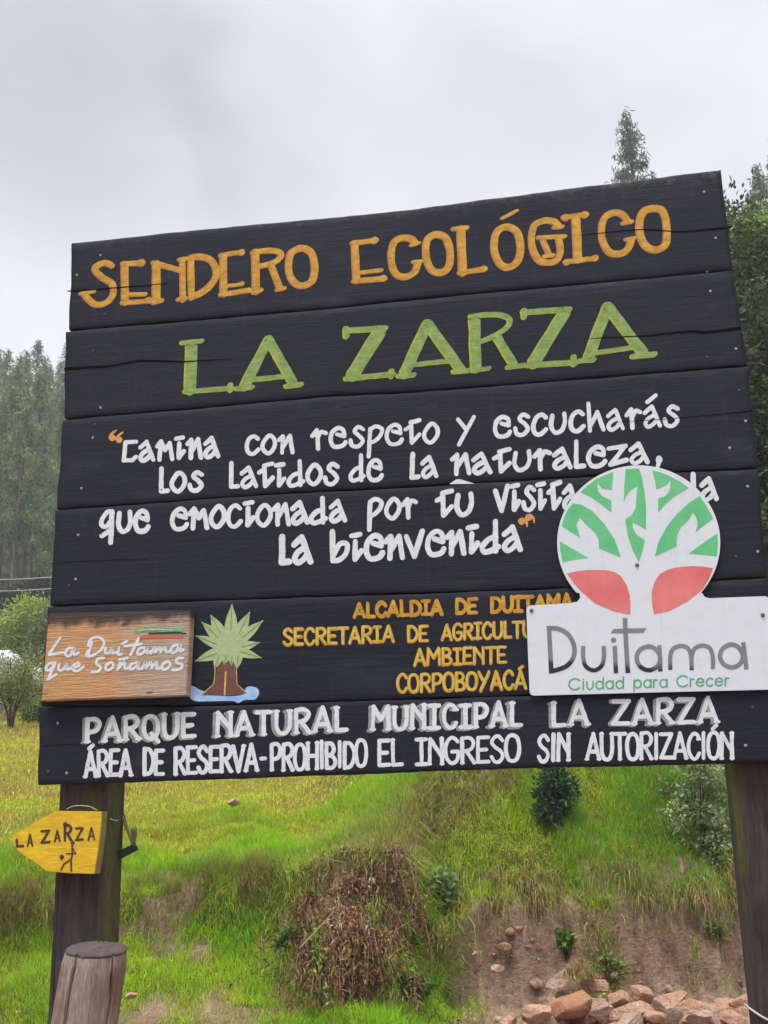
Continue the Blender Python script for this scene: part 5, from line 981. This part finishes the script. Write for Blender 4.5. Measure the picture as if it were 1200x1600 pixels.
def rock(px, py, y, w, h, label, seed, group='rubble at the foot of the cut bank', mat='rock', cuts=12, rot=0, name='rock'):
    c = at(px, py, y); bm = bmesh.new(); bmesh.ops.create_icosphere(bm, subdivisions=4, radius=1); P = np.array([v.co for v in bm.verts]); r = np.random.default_rng(seed)
    for k in range(cuts):
        d = unit(r.standard_normal(3)); dist = r.uniform(.38, .78); ov = P @ d-dist; P = P-np.outer(np.maximum(ov, 0), d)*.94
    P = P*(1+.07*fbm(P*1.7+seed, seed, 3)[:, None]+.035*fbm(P*6+seed, seed+3, 3)[:, None])*np.array((w, (w+h)*.5, h))*1.25
    ca, sa = math.cos(rot), math.sin(rot); P = np.c_[P[:, 0]*ca-P[:, 2]*sa, P[:, 1], P[:, 0]*sa+P[:, 2]*ca]
    for v, p in zip(bm.verts, P): v.co = p
    me = bpy.data.meshes.new(name); bm.to_mesh(me); bm.free(); me.materials.append(M[mat]); me.polygons.foreach_set('use_smooth', [True]*len(me.polygons))
    try: me.set_sharp_from_angle(angle=R(22))
    except Exception: pass
    o = link(bpy.data.objects.new(name, me)); o.location = tuple(c); return tag(o, label, 'rock', group)
rock(893, 1566, 8.25, .155, .085, 'big red-brown slab with dark fresh face in the rubble', 601, mat='redrock', rot=.18)
rock(880, 1530, 8.45, .10, .06, 'pinkish clod with dry grass on top above the red slab', 602, rot=.3); rock(925, 1542, 8.5, .10, .06, 'brown clod of turf behind the red slab', 603)
rock(832, 1585, 8.15, .115, .085, 'rounded pale rock left of the red slab', 604); rock(795, 1597, 8.1, .07, .05, 'leftmost small pale rock of the rubble', 605)
rock(1003, 1558, 8.35, .085, .065, 'angular slab tilted at the top of the rubble pile', 606, rot=-.6); rock(1036, 1572, 8.3, .085, .06, 'rounded rock just right of the tilted angular slab', 607); rock(1025, 1587, 8.05, .065, .04, 'small rounded rock below the tilted angular slab', 608)
rock(966, 1562, 8.3, .10, .05, 'long light rock sloping down to the red slab', 609, rot=.5); rock(1093, 1594, 8.1, .12, .06, 'broad low rock right of the rubble middle', 610); rock(1148, 1594, 8.1, .10, .055, 'pinkish rock near the foot of the right post', 611); rock(985, 1597, 7.95, .15, .075, 'crumbling clod in the middle of the rubble', 612)
def clods():
    global rng; rng = np.random.default_rng(640); n = 1500; x_ = rng.uniform(.3, 3.7, n); y_ = rng.uniform(8.5, 9.75, n); z_ = gridval(Z, x_, y_); k = (z_ < .80) & (rng.random(n) < soil_mask(x_, y_, z_)*np.clip(.25+.9*vnoise(np.c_[x_*2.5, z_*2.5], 77), .06, 1)); x_, y_, z_ = x_[k], y_[k], z_[k]
    bm = bmesh.new(); bmesh.ops.create_icosphere(bm, subdivisions=1, radius=1); bv = np.array([v.co for v in bm.verts]); bf = np.array([[v.index for v in f.verts] for f in bm.faces]); bm.free(); V, F = [], []
    for i, (a, b, c) in enumerate(zip(x_, y_, z_)): V.append(bv*(1+.35*rng.standard_normal((len(bv), 1)))*(.006+.048*rng.random()**4)*np.array((1, 1, .75))+(a, b-.004, c)); F.append(bf+i*len(bv))
    tag(mesh('soil_clods', np.concatenate(V), [np.concatenate(F)], M['clod']), 'small clods and chips of earth sticking out of the cut soil face', 'earth clods', None, 'stuff')
m = Mat('earth_clod', .95, .1); P = m.coord(); r1 = m.noise(P, 9, 3, .6, .35, .65); m.color(m.mix(r1, (.20, .11, .07), (.60, .42, .30))); M['clod'] = m.m
clods()
rr_ = random.Random(9)
for k in range(150):
    px = rr_.uniform(770, 1175); y = rr_.uniform(7.85, 8.5); q_ = on(px, y); r_ = .025+.095*rr_.random()**1.9
    c = np.array((q_[0], y, q_[2]+r_*.5)); v = RWC.T @ (c-CAM); rock(CX+FPX*v[0]/-v[2], CY-FPX*v[1]/-v[2], y, r_*1.2, r_*.8, 'loose pinkish-brown stone in the rubble below the cut', 700+k, cuts=9, rot=rr_.uniform(-.6, .6))
for px, py, y, w, lab, sd_ in ((788, 1478, 9.5, .055, 'angular stone stuck in the soil face left of the weeds', 801), (775, 1512, 9.35, .06, 'pale stone half buried in the lower soil face', 802), (742, 1490, 9.45, .03, 'small round stone in the soil by the roots', 803), (205, 1555, 8.7, .045, 'grey mossy stone in the grass behind the timber stub', 804), (368, 1254, 11.6, .07, 'flat grey stone lying in the green grass at left', 805)):
    o = rock(px, py, y, w, w*.6, lab, sd_, None)
def tuft(px, py, y, n, L, spread, cols, label, seed, name='grass_tuft', sag=.5, grd=False):
    global rng; rng = np.random.default_rng(seed); c = at(px, py, y); P = np.c_[rng.normal(0, spread, n), rng.normal(0, spread*.6, n), np.zeros(n)]; L = L*np.exp(-(P[:, 0]**2+P[:, 1]**2)/(3*spread**2))*(.6+.8*rng.random(n))
    if grd: P[:, 2] = gridval(Z, c[0]+P[:, 0], c[1]+P[:, 1])-c[2]-.005
    a = rng.random(n)*2*math.pi; b = rng.uniform(.3, 1.1, n)*sag*1.6
    col = np.array(cols)[rng.integers(len(cols), size=n)]*(1+.2*rng.standard_normal((n, 1))); o = blades(name, P, L*rng.uniform(.5, 1.2, n), .0022+.002*rng.random(n), np.c_[np.cos(a)*b, np.sin(a)*b], col, M['drygrass'], label, 'grass tuft', None, None); o.location = tuple(c); tag(o, label, 'grass tuft')
tuft(905, 1527, 8.42, 700, .13, .07, [C_DRY, C_DRY, (.30, .30, .08), C_DEAD], 'yellowed grass tuft growing on the clod above the red slab', 901)
tuft(905, 1500, 9.45, 500, .16, .09, [C_OLIVE, C_DRY, (.16, .22, .03)], 'mixed green and dry grass tuft below the weeds of the soil face', 902, grd=True)
tuft(938, 1462, 9.6, 900, .15, .11, [C_OLIVE, C_YEL, C_LUSH, C_DRY], 'shaggy green grass tuft hanging on the soil face above the rubble', 905, grd=True)
tuft(1085, 1500, 9.5, 160, .09, .05, [C_OLIVE, C_YEL], 'sparse olive grass tuft on the bare soil right of the middle', 903, grd=True)
tuft(510, 1545, 8.95, 500, .16, .10, [C_LUSH, C_LUSH, (.08, .26, .03)], 'fresh green grass clump at the foot of the dead slump', 904, sag=.35, grd=True)
